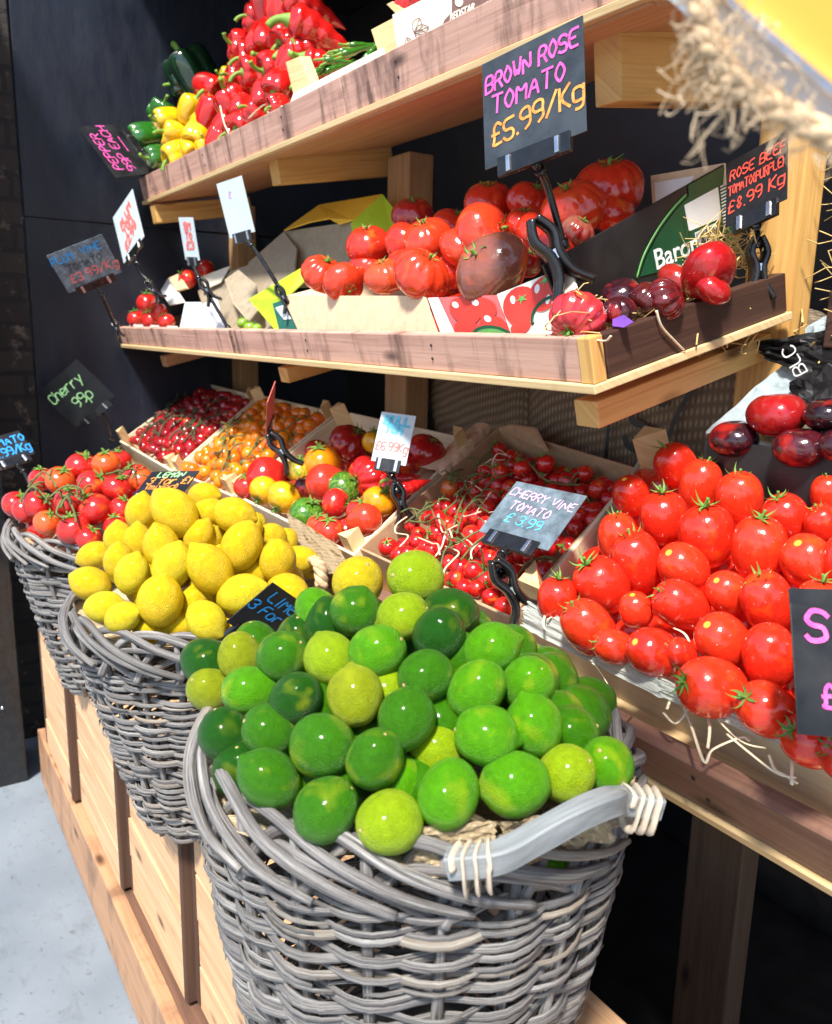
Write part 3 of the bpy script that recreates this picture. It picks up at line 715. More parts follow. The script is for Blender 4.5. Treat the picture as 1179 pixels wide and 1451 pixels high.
ME['baby'] = [mk_plum(85+i, M['tomato'], 1.30) for i in range(2)]
ME['stripe'] = [mk_tom(88, 'striped_tomato', M['stripe'], .88)]
ME['calyx'] = [mk_calyx(i) for i in range(4)]
ME['calyx_plum'] = [mk_calyx(10+i, 6, .66, .075, .30, .75, 1.10) for i in range(5)]
ME['calyx_beef'] = [mk_calyx(20+i, 6, .36, .055, .14, .3, .55) for i in range(4)]
ME['calyx_cherry'] = [mk_calyx(30+i, 5, .75, .10, .45, .5, .86, 'calyx', .07) for i in range(3)]
for k in ('red', 'yellow', 'green'): pass
ME['pepper'] = [mk_pepper(i, M['pepper'], 1.0+.08*i, 3+(i % 2)) for i in range(4)]
ME['pstem'] = [mk_pstem(i) for i in range(4)]
ME['romano'] = [mk_long(i, M['pepper'], 'long_pepper', 3.9, .6) for i in range(2)]
ME['chilli'] = [mk_long(10+i, M['chilli'], 'chilli', 12, 1.6) for i in range(3)]
def mk_rstem(L, rad_, le): 
    bm = BM(); pts = smooth_path([Vector((0, 0, L-.1)), Vector((0, 0, L+le*.4)), Vector((.25, 0, L+le*.8)), Vector((.5, .1, L+le))], 3); n = len(pts)
    tube(bm, pts, [rad_*(1.9-1.0*min(1, i/3)) for i in range(n)], 8); return bmesh_data(bm, 'stem', M['stem_green'])
ME['rstem'] = [mk_rstem(1.95, .24, 1.0)]; ME['cstem'] = [mk_rstem(6.0, .35, 3.2)]

def place(kind, p, rad_, axis, col, label, cat, group, name, part=None, pname='calyx', sq=None, spin=None):
    """one fruit: mesh data shared, its stem piece a child; axis points towards the stem end"""
    o = bpy.data.objects.new(name, random.choice(ME[kind])); COL.objects.link(o)
    q = axis.to_track_quat('Z', 'Y') @ Quaternion((0, 0, 1), random.uniform(0, 6.28) if spin is None else spin)
    o.location = p; o.rotation_mode = 'QUATERNION'; o.rotation_quaternion = q
    o.scale = (rad_,)*3 if sq is None else (rad_*sq[0], rad_*sq[1], rad_*sq[2])
    o.color = (*col, 1); tag(o, label, cat, group)
    if part:
        i = ME[kind].index(o.data) if kind == 'lime' else random.randrange(len(ME[part]))
        c = bpy.data.objects.new(pname, ME[part][i % len(ME[part])]); COL.objects.link(c); c.parent = o
    return o
ORD = ['first', 'second', 'third', 'fourth', 'fifth', 'sixth', 'seventh', 'eighth', 'ninth', 'tenth', 'eleventh', 'twelfth']
def heap(px, py, cx_, cy_, z0, H, Rr, extra=0.0):
    """where the sight line meets a rounded heap standing on (cx, cy, z0)"""
    r = ray(px, py); best = None; bd = 9e9
    t = .4
    while t < 3:
        p = r*t; d2 = ((p.x-cx_)**2+(p.y-cy_)**2)/(Rr*Rr); s = z0+H*(1-d2); dz = p.z-s
        if dz < 0 and d2 < 1.6: return r*(t+extra)
        m_ = abs(dz)+max(0, d2-1)*.4
        if d2 < 1.3 and m_ < bd: bd = m_; best = t
        t += .002
    return r*((best or 1)+extra)
def rows_label(items, rows):
    """items: list of (px, py); returns for each (row index from the top, place in the row from the left, size of row)"""
    idx = sorted(range(len(items)), key=lambda i: items[i][1]); out = {}; k = 0; per = math.ceil(len(idx)/rows)
    for r in range(rows):
        ch = sorted(idx[k:k+per], key=lambda i: items[i][0]); k += per
        for j, i in enumerate(ch): out[i] = (r, j, len(ch))
    return out
def rowname(r, n): return 'top' if r == 0 else 'bottom' if r == n-1 else ORD[r]
GREENS = {'d': ((.014, .105, .003), 'dark green'), 'g': ((.048, .215, .002), 'green'), 'b': ((.10, .38, .002), 'bright green'), 'y': ((.33, .50, .006), 'yellow-green'), 'o': ((.33, .40, .008), 'olive yellow'), 'Y': ((.74, .58, .012), 'yellow')}
# px, py, radius px, colour, behind, stem direction (deg or None)
LIMES = [(589,819,40,'y',0,170),(507,825,37,'Y',0,60),(504,867,36,'g',0,250),(450,868,29,'b',0,120),(571,874,31,'y',0,20),(622,901,35,'d',0,75),(638,869,32,'d',1,0),(362,914,24,'g',1,100),(340,930,30,'o',0,100),
 (401,931,37,'g',0,40),(467,933,32,'y',0,300),(535,924,40,'b',0,30),(292,938,20,'d',1,150),(297,977,30,'o',0,140),(355,979,33,'b',0,180),(420,992,31,'d',0,60),(450,1001,27,'g',1,90),(503,986,38,'o',0,280),
 (547,981,25,'y',1,20),(603,958,39,'g',0,195),(576,1019,39,'g',0,250),(318,1041,34,'d',0,110),(382,1035,38,'g',0,155),(457,1057,46,'g',0,0),(532,1075,36,'g',0,70),(382,1104,41,'g',0,320),(340,1091,22,'d',1,90),
 (462,1147,44,'g',0,40),(552,1165,46,'y',0,185),(569,1116,28,'b',1,90),(487,1109,22,'g',1,90),(636,1125,44,'b',0,240),(620,1069,33,'y',1,100),(689,1042,44,'b',0,170),(730,1111,45,'b',0,10),(803,1096,36,'y',0,40),
 (860,1084,37,'b',0,120),(757,1028,40,'b',0,290),(696,919,38,'b',0,200),(675,977,39,'b',0,50),(747,970,33,'b',0,60),(808,1040,24,'g',1,20),(626,1028,22,'g',1,100),(652,940,20,'g',1,80),(467,887,18,'d',1,90),(424,908,22,'d',1,90)]
rl = rows_label([(a, b_) for a, b_, *_ in LIMES], 8)
LOOK = {'d': 'glossy dark green lime', 'g': 'mid green lime', 'b': 'bright green lime', 'y': 'yellow-green lime', 'o': 'olive yellow lime', 'Y': 'ripe yellow lime'}
HL = (B3[0], B3[1]+.015, B3[2]+.005, .150, .235)
for i, (px, py, r_, c, bh, an) in enumerate(LIMES):
    p = heap(px, py, *HL, extra=.035*bh); rad_ = r_*depth(p)/FPX*.99
    if bh: rad_ = max(rad_, .025)
    rad_ = min(max(rad_, .0235), .037); r, j, n = rl[i]
    place('lime', p, rad_, view_dir(an if an is not None else 90, random.uniform(-.2, .9)), GREENS[c][0], f'{LOOK[c]}, {ORD[j]} from left in the {rowname(r, 8)} row of the lime heap', 'lime', 'limes heaped in the nearest basket', 'lime', 'lime_end', 'stem_end')
# one lime under the handle and the ones below the top layer that fill the heap
p = aty(752, 1206, .44); place('lime', p+Vector((0, .02, -.01)), .026, view_dir(80), GREENS['b'][0], 'bright green lime low in the basket, seen under the wooden handle', 'lime', 'limes heaped in the nearest basket', 'lime', 'lime_end', 'stem_end')
rr = random.Random(5)
for k in range(46):
    a = k*2.39996; q = math.sqrt((k+.5)/46)*.175
    z = HL[2]+HL[3]*(1-(q/.235)**2)-.060
    place('lime', Vector((HL[0]+q*math.cos(a), HL[1]+q*math.sin(a), z)), .027, Vector((rr.uniform(-1, 1), rr.uniform(-1, 1), rr.uniform(-1, 1))).normalized(), GREENS['g'][0], 'green lime deep in the heap, mostly hidden below the top layer of limes', 'lime', 'limes below the top layer', 'lime')
LEMONS = [(248,726,35,0,-50),(200,726,25,1,80),(290,703,21,1,0),(298,726,20,1,0),(332,730,30,0,-15),(342,774,32,0,250),(393,795,30,0,80),(282,760,22,1,60),(229,776,30,0,100),(168,764,20,0,100),(195,768,16,1,90),(134,787,20,0,200),
 (168,795,22,0,80),(187,814,28,0,70),(244,802,32,0,70),(298,806,35,0,120),(128,827,28,0,160),(147,860,23,0,10),(174,875,22,0,20),(227,852,37,0,80),(198,833,22,1,90),(343,842,33,0,20),(292,879,29,0,320),(275,856,24,1,90),
 (408,837,28,0,340),(214,890,20,1,0),(252,886,20,1,0),(359,810,18,1,0),(325,897,16,1,0)]
rl = rows_label([(a, b_) for a, b_, *_ in LEMONS], 6)
HM = (B2[0], B2[1]+.01, B2[2]+.012, .175, .235)
for i, (px, py, r_, bh, an) in enumerate(LEMONS):
    p = heap(px, py, *HM, extra=.04*bh); rad_ = min(max(r_*depth(p)/FPX*.88, .0235), .036); r, j, n = rl[i]
    gr = an in (70, 320, 10, 20); col = (.70, .56, .012) if gr else (.76, .51, .008)
    place('lemon', p, rad_, -view_dir(an, random.uniform(-.1, .5)), col, f"{'greenish yellow' if gr else 'yellow'} lemon, {ORD[j]} from left in the {rowname(r, 6)} row of the lemon heap", 'lemon', 'lemons heaped in the middle basket', 'lemon')
for k in range(36):
    a = k*2.39996; q = math.sqrt((k+.5)/36)*.17; z = HM[2]+HM[3]*(1-(q/.235)**2)-.062
    place('lemon', Vector((HM[0]+q*math.cos(a), HM[1]+q*math.sin(a), z)), .0265, Vector((rr.uniform(-1, 1), rr.uniform(-1, 1), rr.uniform(-1, 1))).normalized(), (.78, .55, .010), 'yellow lemon deep in the heap, mostly hidden below the top layer of lemons', 'lemon', 'lemons below the top layer', 'lemon')
RED = (.56, .018, .014); ORG = (.74, .10, .016)
TOMS = [(116,662,20,RED,60),(150,658,18,ORG,90),(170,653,15,RED,90),(85,681,19,ORG,60),(132,687,20,RED,40),(166,692,19,RED,60),(59,679,16,RED,90),(24,715,18,RED,50),(54,716,19,RED,40),(36,724,13,RED,30),(67,741,17,ORG,60),(105,750,21,RED,100),(135,722,22,RED,120),(99,711,20,RED,90),(173,721,16,RED,70),(165,747,17,RED,90),(199,681,17,ORG,100),(192,675,17,RED,110),(126,763,14,RED,60),(210,700,16,RED,60)]
rl = rows_label([(a, b_) for a, b_, *_ in TOMS], 5)
HT = (B1[0], B1[1], B1[2]+.015, .125, .24)
for i, (px, py, r_, c, an) in enumerate(TOMS):
    p = heap(px, py, *HT); rad_ = min(max(r_*depth(p)/FPX*1.12, .028), .044); r, j, n = rl[i]
    place('tom', p, rad_, view_dir(an, .5), c, f"{'orange-red' if c is ORG else 'red'} vine tomato, {ORD[j]} from left in the {rowname(r, 5)} row of the far basket", 'tomato', 'vine tomatoes in the far basket', 'vine_tomato', 'calyx')
for k in range(26):
    a = k*2.39996; q = math.sqrt((k+.5)/26)*.18; z = HT[2]+HT[3]*(1-(q/.24)**2)-.066
    place('tom', Vector((HT[0]+q*math.cos(a), HT[1]+q*math.sin(a), z)), .032, Vector((rr.uniform(-1, 1), rr.uniform(-1, 1), .7)).normalized(), RED, 'red vine tomato mostly hidden below the top layer in the far basket', 'tomato', 'vine tomatoes below the top layer', 'vine_tomato')
# cloth linings in the baskets
def lining(B, Rr, sag, label, seed, amp=.014, lip=.0):
    r = random.Random(seed); bm = BM(); rings = []; nu = 56
    ph = [r.uniform(0, 6.28) for _ in range(5)]
    for j in range(15):
        f = j/14; ring = []
        for i in range(nu):
            t = 2*math.pi*i/nu; q = f*Rr
            z = -sag*(1-f**3)+amp*f*(math.sin(5*t+ph[0]+4*f)+.7*math.sin(11*t+ph[1])+.5*math.sin(17*t+ph[2]+6*f))*.6+(lip*max(0, f-.8)*5)
            ring.append(bm.verts.new(Vector((B[0]+q*math.cos(t), B[1]+q*math.sin(t), B[2]+z-.012))))
        rings.append(ring)
    for a, b_ in zip(rings, rings[1:]):
        for i in range(nu):
            k = (i+1) % nu
            if a is rings[0]: pass
            f = bm.faces.new((a[i], a[k], b_[k], b_[i])); f.smooth = True
    tag(build(bm, 'hessian_cloth', M['burlap']), label, 'cloth')
lining(B3, .222, .028, 'pale hessian cloth lining the lime basket under the fruit', 3)
lining(B2, .222, .035, 'pale hessian cloth lining the lemon basket under the fruit', 4)
lining(B1, .222, .035, 'hessian cloth lining the far tomato basket under the fruit', 6)
wall_obj('platform', [((WALLX, .775, FLOOR), (1.6, 1.595, -1.235))], M['black_card'], 'low platform added under the wooden stand, black to paint the shade there')  # added; its black stands in for the darkness below the trays

# ================================================================== CRATES AND FRUIT ON THE LOWEST TRAY
A3 = R(27); N3 = Vector((0, -math.sin(A3), math.cos(A3)))
def c3(px, py, off=0.0):
    r = ray(px, py); p0 = Vector((0, .715, -.365))+N3*off; return r*(p0.dot(N3)/r.dot(N3))
def crate(name, label, FL, FR, BR, BL, h, th, m, mp=None, post_h=.035, pw=.035, nrm=N3, cat='crate', group=None, backh=1.0, front='front_board'):
    c = (FL+FR+BR+BL)/4-nrm*h; o = root(name, c, label, cat, group)
    def wall(a, b_, nm, inward, hh=h):
        d = b_-a; L = d.length; u = d/L; iw = (inward-u*inward.dot(u)-nrm*inward.dot(nrm)).normalized()
        bm = BM(); obox(bm, (a+b_)/2-nrm*(h-hh/2)+iw*th/2, u*(L-.001), nrm*hh, iw*th, min(.0015, th*.3)); return build(bm, nm, m, o)
    mid = (FL+FR+BR+BL)/4
    wall(FL, FR, front, mid-(FL+FR)/2); wall(BL, BR, 'back_board', mid-(BL+BR)/2, h*backh)
    i1 = (BL-FL).normalized()*(th+.001)
    wall(FL+i1, BL-i1, 'side_board', mid-(FL+BL)/2); i2 = (BR-FR).normalized()*(th+.001); wall(FR+i2, BR-i2, 'side_board', mid-(FR+BR)/2)
    bm = BM(); fs = [q.lerp(mid, .02)-nrm*(h-.004) for q in (FL, FR, BR, BL)]; prism(bm, fs, nrm*.004); build(bm, 'base', m, o)
    if mp:
        for q, u, v in ((FL, FR-FL, BL-FL), (FR, FL-FR, BR-FR), (BR, BL-BR, FR-BR), (BL, BR-BL, FL-BL)):
            u = u.normalized(); v = v.normalized(); a = q+(u+v)*(th+.001)-nrm*h*.95
            bm = BM(); prism(bm, [a, a+u*pw, a+v*pw], nrm*(h*.95+post_h+random.uniform(-.006, .006))); build(bm, 'corner_post', M[mp], o)
    return o
cA = dict(FL=c3(169, 625), FR=c3(243, 668), BR=c3(366, 561), BL=c3(285, 541))
cB = dict(FL=c3(247, 668), FR=c3(328, 703), BR=c3(478, 584), BL=c3(370, 560))
cC = dict(FL=c3(333, 702), FR=c3(500, 787), BR=c3(668, 622), BL=c3(486, 582))
cD = dict(FL=c3(508, 777), FR=c3(722, 876), BR=c3(908, 664), BL=c3(706, 605))
cE = dict(FL=c3(738, 862), FR=c3(1330, 1143), BR=c3(1330, 722), BL=c3(922, 638))
for c in (cA, cB):
    pass
crate('wooden_crate', 'poplar crate of dark red baby tomatoes beside the black wall', h=.085, th=.006, m=M['poplar'], mp='poplar_post', **cA)
crate('wooden_crate', 'poplar crate of orange cherry tomatoes on the lowest shelf', h=.085, th=.006, m=M['poplar'], mp='poplar_post', **cB)
crate('wooden_crate', 'poplar crate of mixed coloured tomatoes on the lowest shelf', h=.085, th=.006, m=M['poplar'], mp='poplar_post', **cC)
boxD = crate('cardboard_box', 'open brown cardboard box of red cherry tomatoes on vines', h=.085, th=.005, m=M['card'], cat='box', **cD)
a, b_, c, d = (c3(724, 604, .012), c3(757, 607, .014), c3(772, 640, .0), c3(706, 607, 0))
bm = BM(); prism(bm, [c3(706, 606), c3(722, 602, .02), c3(757, 607, .02), c3(774, 640, 0)], Vector((.002, .004, .002))); build(bm, 'flap', M['card'], boxD)
crate('wooden_crate', 'poplar crate of large red plum tomatoes lined with white paper', h=.095, th=.008, m=M['poplar'], mp='poplar_post', **cE, post_h=.05, pw=.045)
def patch(c, s, t, off):
    a = c['FL'].lerp(c['FR'], s); b_ = c['BL'].lerp(c['BR'], s); return a.lerp(b_, t)+N3*off
def fill(c, ns, ntt, rad_, kind, cols, label, cat, group, name, off, part=None, sq=None, layers=1, margin=.06, pname='calyx', dome=.02):
    for j in range(ntt):
        for i in range(ns):
            s = margin+(1-2*margin)*(i+.5*(j % 2)+random.uniform(-.28, .28)+.25)/ns; t = margin+(1-2*margin)*(j+.5+random.uniform(-.25, .25))/ntt
            s = min(max(s, margin), 1-margin)
            p = patch(c, s, t, off+random.uniform(-.010, .010)+dome*(1-(2*s-1)**2)*(1-(2*t-1)**2))
            ax = Vector((random.uniform(-1, 1), random.uniform(-1, 1), random.uniform(-.2, 1))).normalized(); col = random.choice(cols)
            place(kind, p, rad_*random.uniform(.88, 1.12), ax, col, label, cat, group, name, part if (part and random.random() < .6) else None, pname, sq)
DR = (.34, .008, .014)
fill(cA, 12, 10, .0165, 'baby', [DR, (.40, .010, .014), (.28, .008, .016)], 'small dark red baby plum tomato on the vine in the crate by the wall', 'tomato', 'dark red baby tomatoes in the far crate', 'baby_plum_tomato', -.018)
OR = (.78, .20, .006)
fill(cB, 8, 11, .0185, 'cherry', [OR, (.80, .26, .008), (.76, .15, .006)], 'small orange cherry tomato on the vine in the poplar crate', 'tomato', 'orange cherry tomatoes', 'orange_cherry_tomato', -.010, 'calyx_cherry')
fill(cD, 11, 11, .0165, 'cherry', [(.58, .012, .012), (.52, .010, .012), (.62, .018, .012)], 'small red cherry tomato on the vine in the brown cardboard box', 'tomato', 'red cherry tomatoes in the cardboard box', 'cherry_tomato', -.030, 'calyx_cherry', dome=.014)
for k, (px, py) in enumerate([(774, 657), (740, 664), (709, 670)]):
    place('cherry', c3(px, py, .012), .0165, view_dir(120, .3), (.60, .014, .012), f'bright red cherry tomato, {ORD[2-k]} from left of three at the back of the cardboard box', 'tomato', 'red cherry tomatoes in the cardboard box', 'cherry_tomato', 'calyx_cherry')
place('cherry', c3(637, 692, .006), .0165, view_dir(90, .3), (.50, .12, .02), 'brownish orange cherry tomato against the left wall of the cardboard box', 'tomato', 'red cherry tomatoes in the cardboard box', 'cherry_tomato', 'calyx_cherry')
def vine_strand(pts, rad_, m, label, group, nb=5, bl=.035, name='tomato_vine', seed=0):
    r = random.Random(seed); bm = BM(); P = smooth_path(pts, 5); tube(bm, P, rad_, 6)
    for k in range(nb):
        i = r.randrange(1, len(P)-1); q = P[i]; d = Vector((r.uniform(-1, 1), r.uniform(-1, 1), r.uniform(-.4, .8))).normalized()*bl*r.uniform(.5, 1.2)
        tube(bm, smooth_path([q, q+d*.5+Vector((0, 0, bl*.2)), q+d], 3), [rad_*.8]*6+[rad_*.5], 5)
    tag(build(bm, name, M[m], None, True), label, 'vine', group)
def vines(c, n, off, m, rad_, label, group, seed, nb=6, bl=.03, along='t'):
    r = random.Random(seed)
    for k in range(n):
        s0 = .08+.84*(k+.5)/n+r.uniform(-.03, .03); t0 = r.uniform(.04, .35); ln = r.uniform(.35, .6)
        pts = []
        for q in range(6):
            f = q/5; s = s0+.06*math.sin(f*4+k); t = min(.95, t0+ln*f)
            if along == 's': s, t = t, s
            pts.append(patch(c, s, t, off+r.uniform(-.004, .012)+.012*math.sin(f*math.pi)))
        vine_strand(pts, rad_, m, label, group, nb, bl, seed=seed*50+k)
vines(cA, 10, .004, 'vine_dark', .0030, 'dark green tomato vine stalk lying over the baby plum tomatoes', 'vine stalks in the far crate', 1, 8, .025)
vines(cB, 5, .014, 'vine', .0024, 'green vine stalk among the orange cherry tomatoes', 'vine stalks among the orange tomatoes', 2, 6, .03)
vines(cD, 8, -.002, 'vine', .0017, 'thin green vine stalk over the red cherry tomatoes in the cardboard box', 'vine stalks in the cardboard box', 3, 8, .035)
vines(cD, 3, .002, 'vine', .0016, 'thin green vine stalk over the red cherry tomatoes in the cardboard box', 'vine stalks in the cardboard box', 9, 7, .03, 's')
# vines over the tomatoes in the far basket
for k, pts in enumerate([[(40, 690), (62, 668), (80, 690)], [(28, 712), (45, 690), (60, 700), (72, 715)], [(70, 705), (90, 690), (110, 690), (120, 700)], [(85, 720), (95, 705), (105, 725), (108, 740)], [(150, 672), (170, 668), (190, 665), (188, 678)], [(92, 735), (80, 725), (96, 700), (118, 710)]]):
    vine_strand([heap(a, b_, HT[0], HT[1]-.02, HT[2]+.012, HT[3], HT[4])*.98 for a, b_ in pts], .0024, 'vine', 'green vine stalk lying over the red tomatoes in the far basket', 'vine stalks in the far basket', 4, .03, seed=70+k)
# mixed tomatoes
YEL = (.84, .46, .010); BUR = (.10, .008, .010); GRN = (.045, .13, .012)
MIX = [(499,629,32,'ribbed',(.36,.008,.012),'dark crimson ribbed tomato at the back of the mixed crate',60),(457,655,26,'tom',(.80,.24,.006),'large smooth orange tomato near the left side of the mixed crate',100),(425,667,20,'stripe',(.66,.42,.02),'yellow tomato with green streaks against the left crate wall',80),
 (532,626,18,'tom',YEL,'yellow tomato beside the white price card at the back',90),(604,640,28,'beef',(.42,.008,.012),'big deep red tomato right of the white price card',60),(522,678,32,'ribbed',(.55,.012,.012),'bright red ribbed tomato in the middle of the mixed crate',200),
 (436,690,19,'dark',BUR,'small dark purple tomato between the orange and striped ones',90),(466,688,26,'plum',(.62,.04,.02),'long red plum tomato lying left of the striped green one',150),(489,692,24,'stripe',GRN,'green striped tomato right of the long plum tomato',40),
 (476,714,21,'tom',(.62,.02,.015),'round red tomato at the front middle of the mixed crate',0),(537,711,23,'tom',(.84,.30,.006),'orange tomato under the black clip at the right of the mixed crate',60),(382,678,27,'plum',(.62,.02,.015),'red plum tomato behind the two yellow ones at the left',150),
 (375,695,21,'tom',YEL,'left one of two yellow tomatoes at the front of the mixed crate',240),(403,705,24,'tom',YEL,'right one of two yellow tomatoes at the front of the mixed crate',240),(434,728,24,'stripe',(.04,.17,.012),'dark green striped tomato at the very front of the mixed crate',60),
 (466,753,21,'tom',(.62,.04,.02),'red tomato in the front corner beside the crate post',90),(515,738,22,'plum',(.66,.05,.02),'red plum tomato against the cardboard box',30),(509,724,18,'tom',(.62,.03,.02),'small red tomato between the orange tomato and the round red one',80),(560,690,24,'beef',(.52,.012,.012),'red tomato right of the price card clip',40),(575,655,22,'beef',(.5,.012,.012),'red tomato half hidden behind the price card',60),
 (452,745,18,'tom',(.66,.06,.02),'small orange-red tomato at the front edge of the mixed crate',90),(350,690,18,'tom',(.60,.03,.02),'red tomato in the front left corner of the mixed crate',90),(545,655,20,'ribbed',(.45,.01,.012),'crimson tomato in the shade behind the price card',90)]
for px, py, r_, k, col, lab, an in MIX:
    p = c3(px, py, .016); place(k, p, r_*depth(p)/FPX*1.04, view_dir(an, .6), col, lab, 'tomato', 'mixed tomatoes in the poplar crate', 'tomato', 'calyx' if k in ('tom', 'stripe') else 'calyx_beef')
fill(cC, 5, 4, .034, 'tom', [(.55, .02, .015)], 'red tomato mostly hidden at the bottom of the mixed crate', 'tomato', 'tomatoes below the top layer of the mixed crate', 'tomato', -.030, dome=0)
for k, (px, py) in enumerate([(575, 678), (590, 690)]):
    o = place('romano', c3(px, py, .03), .016, view_dir(185+10*k, .1), (.55, .012, .012), ['long red pointed pepper lying behind the black clip', 'second long red pepper lying nearest the cardboard box'][k], 'pepper', None, 'long_pepper', 'rstem', 'stem')
# the big plum tomatoes
PR = (.74, .026, .010); PR2 = (.80, .038, .012)
PLUM = [(959,662,31,1,125),(992,687,30,1,80),(894,702,28,0,120),(1072,667,31,0,60),(1138,673,40,1,90),(1172,702,24,1,100),(941,735,36,1,100),(1048,709,34,1,100),(1001,760,42,1,100),(876,764,31,1,100),(903,797,38,1,110),(968,804,37,0,140),
 (1114,735,33,1,120),(1076,778,42,1,95),(1167,745,27,1,120),(1145,797,40,0,130),(854,829,40,1,130),(1032,840,32,0,140),(1088,855,39,1,115),(901,864,26,0,110),(966,858,36,1,150),(835,891,38,1,130),(790,851,31,1,90),(872,917,27,1,160),
 (925,924,38,0,150),(1023,906,40,0,140),(1090,931,40,2,100),(1010,975,46,1,165),(965,926,22,1,150),(1088,1006,42,1,150),(1150,1051,40,1,150),(1160,860,36,1,90),(1165,930,36,2,90),(1180,985,38,1,120),(1200,800,38,1,90),(1210,900,38,0,90),(1205,1075,40,1,150),(1215,700,36,1,90),(1225,760,36,0,90)]
rl = rows_label([(a, b_) for a, b_, *_ in PLUM], 7)
for i, (px, py, r_, f, an) in enumerate(PLUM):
    p = c3(px, py, .030+.020*math.sin(math.pi*min(1, max(0, (py-640)/420)))); r, j, n = rl[i]; rad_ = r_*depth(p)/FPX*.93
    kind = 'plum_tip' if f == 0 else 'plum'; ax = view_dir(an, .35 if f else .55)
    if f == 0: ax = -ax
    look = {0: 'red plum tomato with pale tip', 1: 'red plum tomato with green calyx', 2: 'smooth red plum tomato'}[f]
    place(kind, p, rad_, ax, PR2 if i % 2 else PR, f'{look}, {ORD[j]} from left in {rowname(r, 7)} row of nearest crate', 'tomato', 'plum tomatoes in the nearest crate', 'plum_tomato', 'calyx_plum' if f == 1 else None)
fill(cE, 10, 5, .036, 'plum', [PR], 'red plum tomato mostly hidden below the top layer of the front crate', 'tomato', 'plum tomatoes below the top layer', 'plum_tomato', -.030, dome=0)

# ------------------------------------------------------------------ sheets of paper
def crumple(name, quad, m, label, cat, n=14, amp=.008, seed=0, th=.0006, edge=.25):
    """a creased sheet between four world points (tl, tr, br, bl)"""
    r = random.Random(seed); tl, tr, br, bl = quad; nn = (tr-tl).cross(bl-tl).normalized(); bm = BM(); V = []
    cre = [(r.uniform(0, 6.28), r.uniform(3, 9), r.uniform(0, 6.28), r.uniform(.3, 1)) for _ in range(7)]
    for j in range(n+1):
        row = []
        for i in range(n+1):
            s, t = i/n, j/n; h = sum(abs(((math.cos(a)*s+math.sin(a)*t)*f+p) % 2-1)*w_ for a, f, p, w_ in cre)/3-1
            if i in (0, n): s += r.uniform(-.5, .5)*edge/n*3
            if j in (0, n): t += r.uniform(-.5, .5)*edge/n*3
            p = tl.lerp(tr, s).lerp(bl.lerp(br, s), t)+nn*(h*amp+r.uniform(-.15, .15)*amp)
            row.append(bm.verts.new(p))
        V.append(row)
    for j in range(n):
        for i in range(n):
            a, b_, c, d = V[j][i], V[j][i+1], V[j+1][i+1], V[j+1][i]
            if (i+j) % 2: bm.faces.new((a, b_, c)); bm.faces.new((a, c, d))
            else: bm.faces.new((a, b_, d)); bm.faces.new((b_, c, d))
    bmesh.ops.solidify(bm, geom=bm.faces[:], thickness=th)
    return tag(build(bm, name, M[m]), label, cat)
crumple('lining_paper', (c3(748, 850, .050), c3(935, 952, .036), c3(938, 990, .018), c3(738, 888, .020)), 'tissue', 'crumpled white lining paper over the front edge of the plum tomato crate', 'paper', 16, .004, 3)
crumple('lining_paper', (c3(932, 958, .030), c3(1130, 1048, .024), c3(1130, 1066, .014), c3(932, 985, .016)), 'tissue', 'white lining paper lying along the crate edge right of the crumpled one', 'paper', 14, .005, 4)
crumple('lining_paper', (c3(850, 745, .012), c3(905, 650, .012), c3(915, 655, -.01), c3(858, 760, -.02)), 'tissue', 'strip of white paper standing between the cardboard box and the plum tomatoes', 'paper', 8, .004, 5)
for i, pts in enumerate([[(955, 890), (975, 905), (985, 960), (1010, 1010), (1050, 1050), (1085, 1060)], [(940, 1010), (958, 1025), (975, 1000), (955, 985), (945, 1005)], [(968, 1000), (980, 1030), (998, 1080), (1010, 1062), (1050, 1045), (1062, 1050)], [(1030, 1040), (1060, 1065), (1100, 1095), (1128, 1102)], [(1090, 1070), (1098, 1090), (1112, 1098), (1130, 1110)], [(1100, 1045), (1120, 1060), (1122, 1112)], [(990, 995), (1005, 1025), (1003, 1060)], [(790, 900), (770, 885), (785, 840), (795, 830)], [(775, 878), (800, 870), (830, 905)], [(840, 940), (855, 960), (870, 985)]]):
    P = []
    for k, (a, b_) in enumerate(pts):
        q = c3(a, b_, .045 if b_ < 960 else .014); P.append(q)
    bm = BM(); S = smooth_path(P, 6); tube(bm, S, .0017, 5, flat=.45); tag(build(bm, 'raffia_strand', M['raffia'], None, True), 'pale curled raffia strand hanging over the plum tomato crate', 'straw strand', 'raffia strands on the front crate')
for i in range(12):
    s, t = random.uniform(.1, .9), random.uniform(.05, .7); P = []
    a = random.uniform(0, 6.28)
    for k in range(5): P.append(patch(cD, s+.05*k*math.cos(a)+random.uniform(-.03, .03), t+.05*k*math.sin(a)+random.uniform(-.03, .03), .004+random.uniform(-.004, .010)))
    bm = BM(); tube(bm, smooth_path(P, 5), .0015, 5, flat=.5); tag(build(bm, 'raffia_strand', M['raffia'], None, True), 'thin pale raffia strand over the cherry tomatoes in the cardboard box', 'straw strand', 'raffia strands in the cardboard box')
